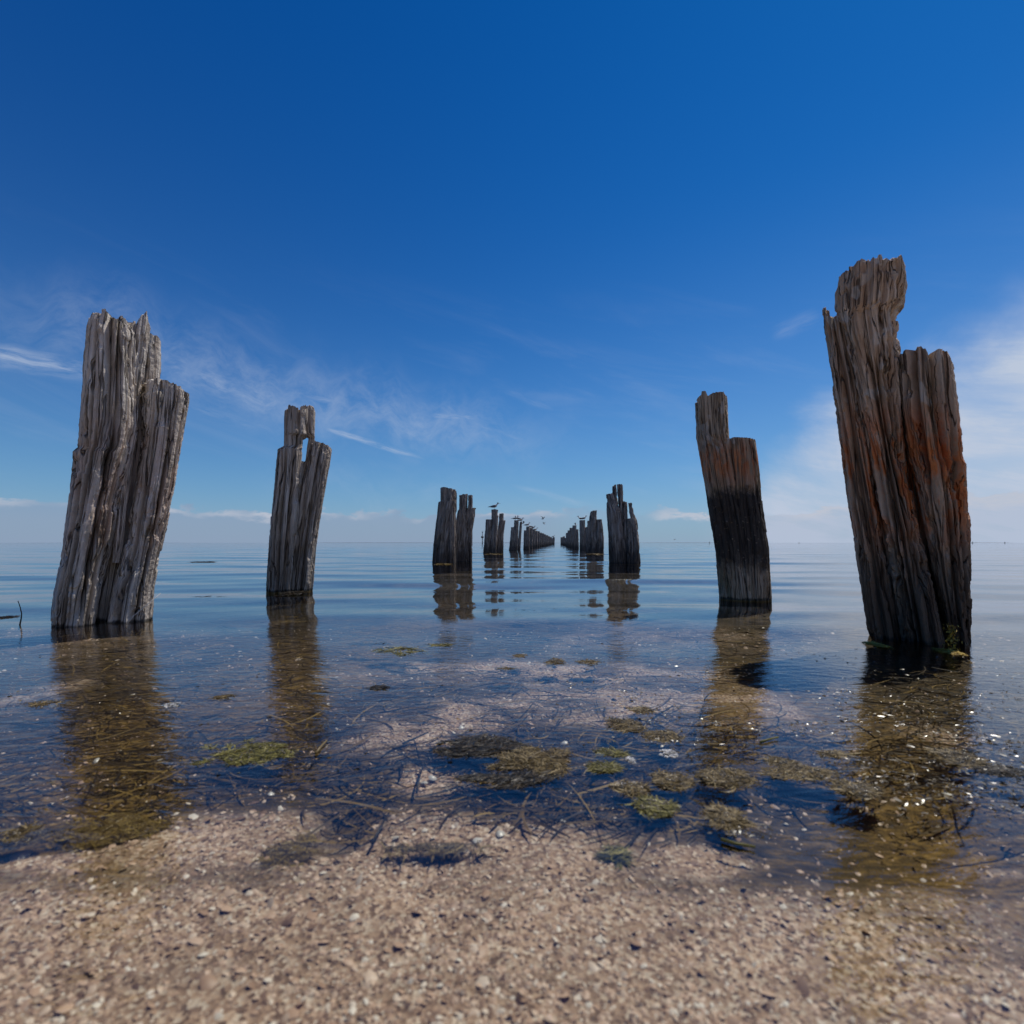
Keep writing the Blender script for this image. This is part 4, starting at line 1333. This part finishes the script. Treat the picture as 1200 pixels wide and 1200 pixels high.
tern('distant bird flying low over the horizon left of the banded pile', at_depth(790.6, 633.0, 120), rad(10), 1.2, flying=True, group='birds in flight between the rows')


# ------------------------------------------------------------------ far markers and boats
def box_mesh(name, cx, cy, cz, sx, sy, sz, mat, parent, taper=1.0):
    V = []
    for z, t in ((-1, 1.0), (1, taper)):
        for x, y in ((-1, -1), (1, -1), (1, 1), (-1, 1)):
            V.append((cx + x * sx * t / 2, cy + y * sy * t / 2, cz + z * sz / 2))
    fc = np.array([(3, 2, 1, 0), (4, 5, 6, 7), (0, 1, 5, 4), (1, 2, 6, 5), (2, 3, 7, 6), (3, 0, 4, 7)])
    return link(name, make_mesh(name, V, [fc], False), mat, parent)


Ym = 150.0
xm = (565.3 - 600) / F * Ym
e = link('channel_marker', None, label='slim dark channel marker post with a box and forked top, left of the tern pile', cat='marker', loc=(xm, Ym, 0))
loft('post', [(0, 0, 0, 0.1, 0.1), (0, 0, 0.0, 0.1, 0.1)], M_far_metal, e, 6).name = 'post_cap'
box_mesh('post', 0, 0, 1.2, 0.24, 0.24, 3.4, M_far_metal, e, 0.8)
box_mesh('marker_box', 0, 0, 2.05, 0.75, 0.75, 0.55, M_far_metal, e, 0.85)
box_mesh('mast', 0, 0, 2.95, 0.14, 0.14, 1.2, M_far_metal, e)
for s in (-1, 1):
    o = box_mesh('fork', s * 0.14, 0, 3.65, 0.07, 0.07, 0.5, M_far_metal, e)


def buoy(label, px, py, Yb, s):
    x = (px - 600) / F * Yb
    e = link('buoy', None, label=label, cat='buoy', group='buoys on the horizon', loc=(x, Yb, 0))
    e.scale = (s, s, s)
    hull = [(0, 0, -0.2)]
    V = []
    sides = 12
    for r, z in ((0.3, -0.2), (0.62, 0.0), (0.66, 0.25), (0.5, 0.5), (0.22, 0.6), (0.16, 1.2), (0.05, 1.3)):
        for j in range(sides):
            V.append((r * math.cos(j * math.pi / 6), r * math.sin(j * math.pi / 6), z))
    link('float', make_mesh('float', V, [grid_faces(7, sides, True)], True), M_far_metal, e)
    box_mesh('topmark', 0, 0, 1.5, 0.34, 0.34, 0.36, M_far_metal, e, 0.6)


buoy('tiny dark buoy on the horizon just left of the banded pile', 831.5, 634.6, 420, 0.85)
buoy('tiny dark buoy on the horizon right of the banded pile', 936.4, 635, 460, 0.6)
buoy('tiny dark buoy on the horizon just right of the tallest pile', 1139.6, 634, 430, 0.9)
buoy('tiny dark buoy on the horizon near the right edge', 1177.5, 636, 420, 0.75)

# low land across the bay
xs_ = np.linspace(-9000, 9000, 260)
hh_ = -1.0 + 9 * fbm(xs_ / 900, 0 * xs_, 3, seed=3, octv=4) * smooth(fbm(xs_ / 2600, 0 * xs_ + 4, 1, seed=8, octv=2), 0.42, 0.6)
V = []
for yy, f in ((9000, 0.0), (9300, 1.0), (9900, 0.8), (10500, 0.0)):
    for x_, h_ in zip(xs_, hh_):
        V.append((x_, yy, -6 + f * (h_ + 6)))
me = make_mesh('far_shore', V, [grid_faces(4, 260)], True)
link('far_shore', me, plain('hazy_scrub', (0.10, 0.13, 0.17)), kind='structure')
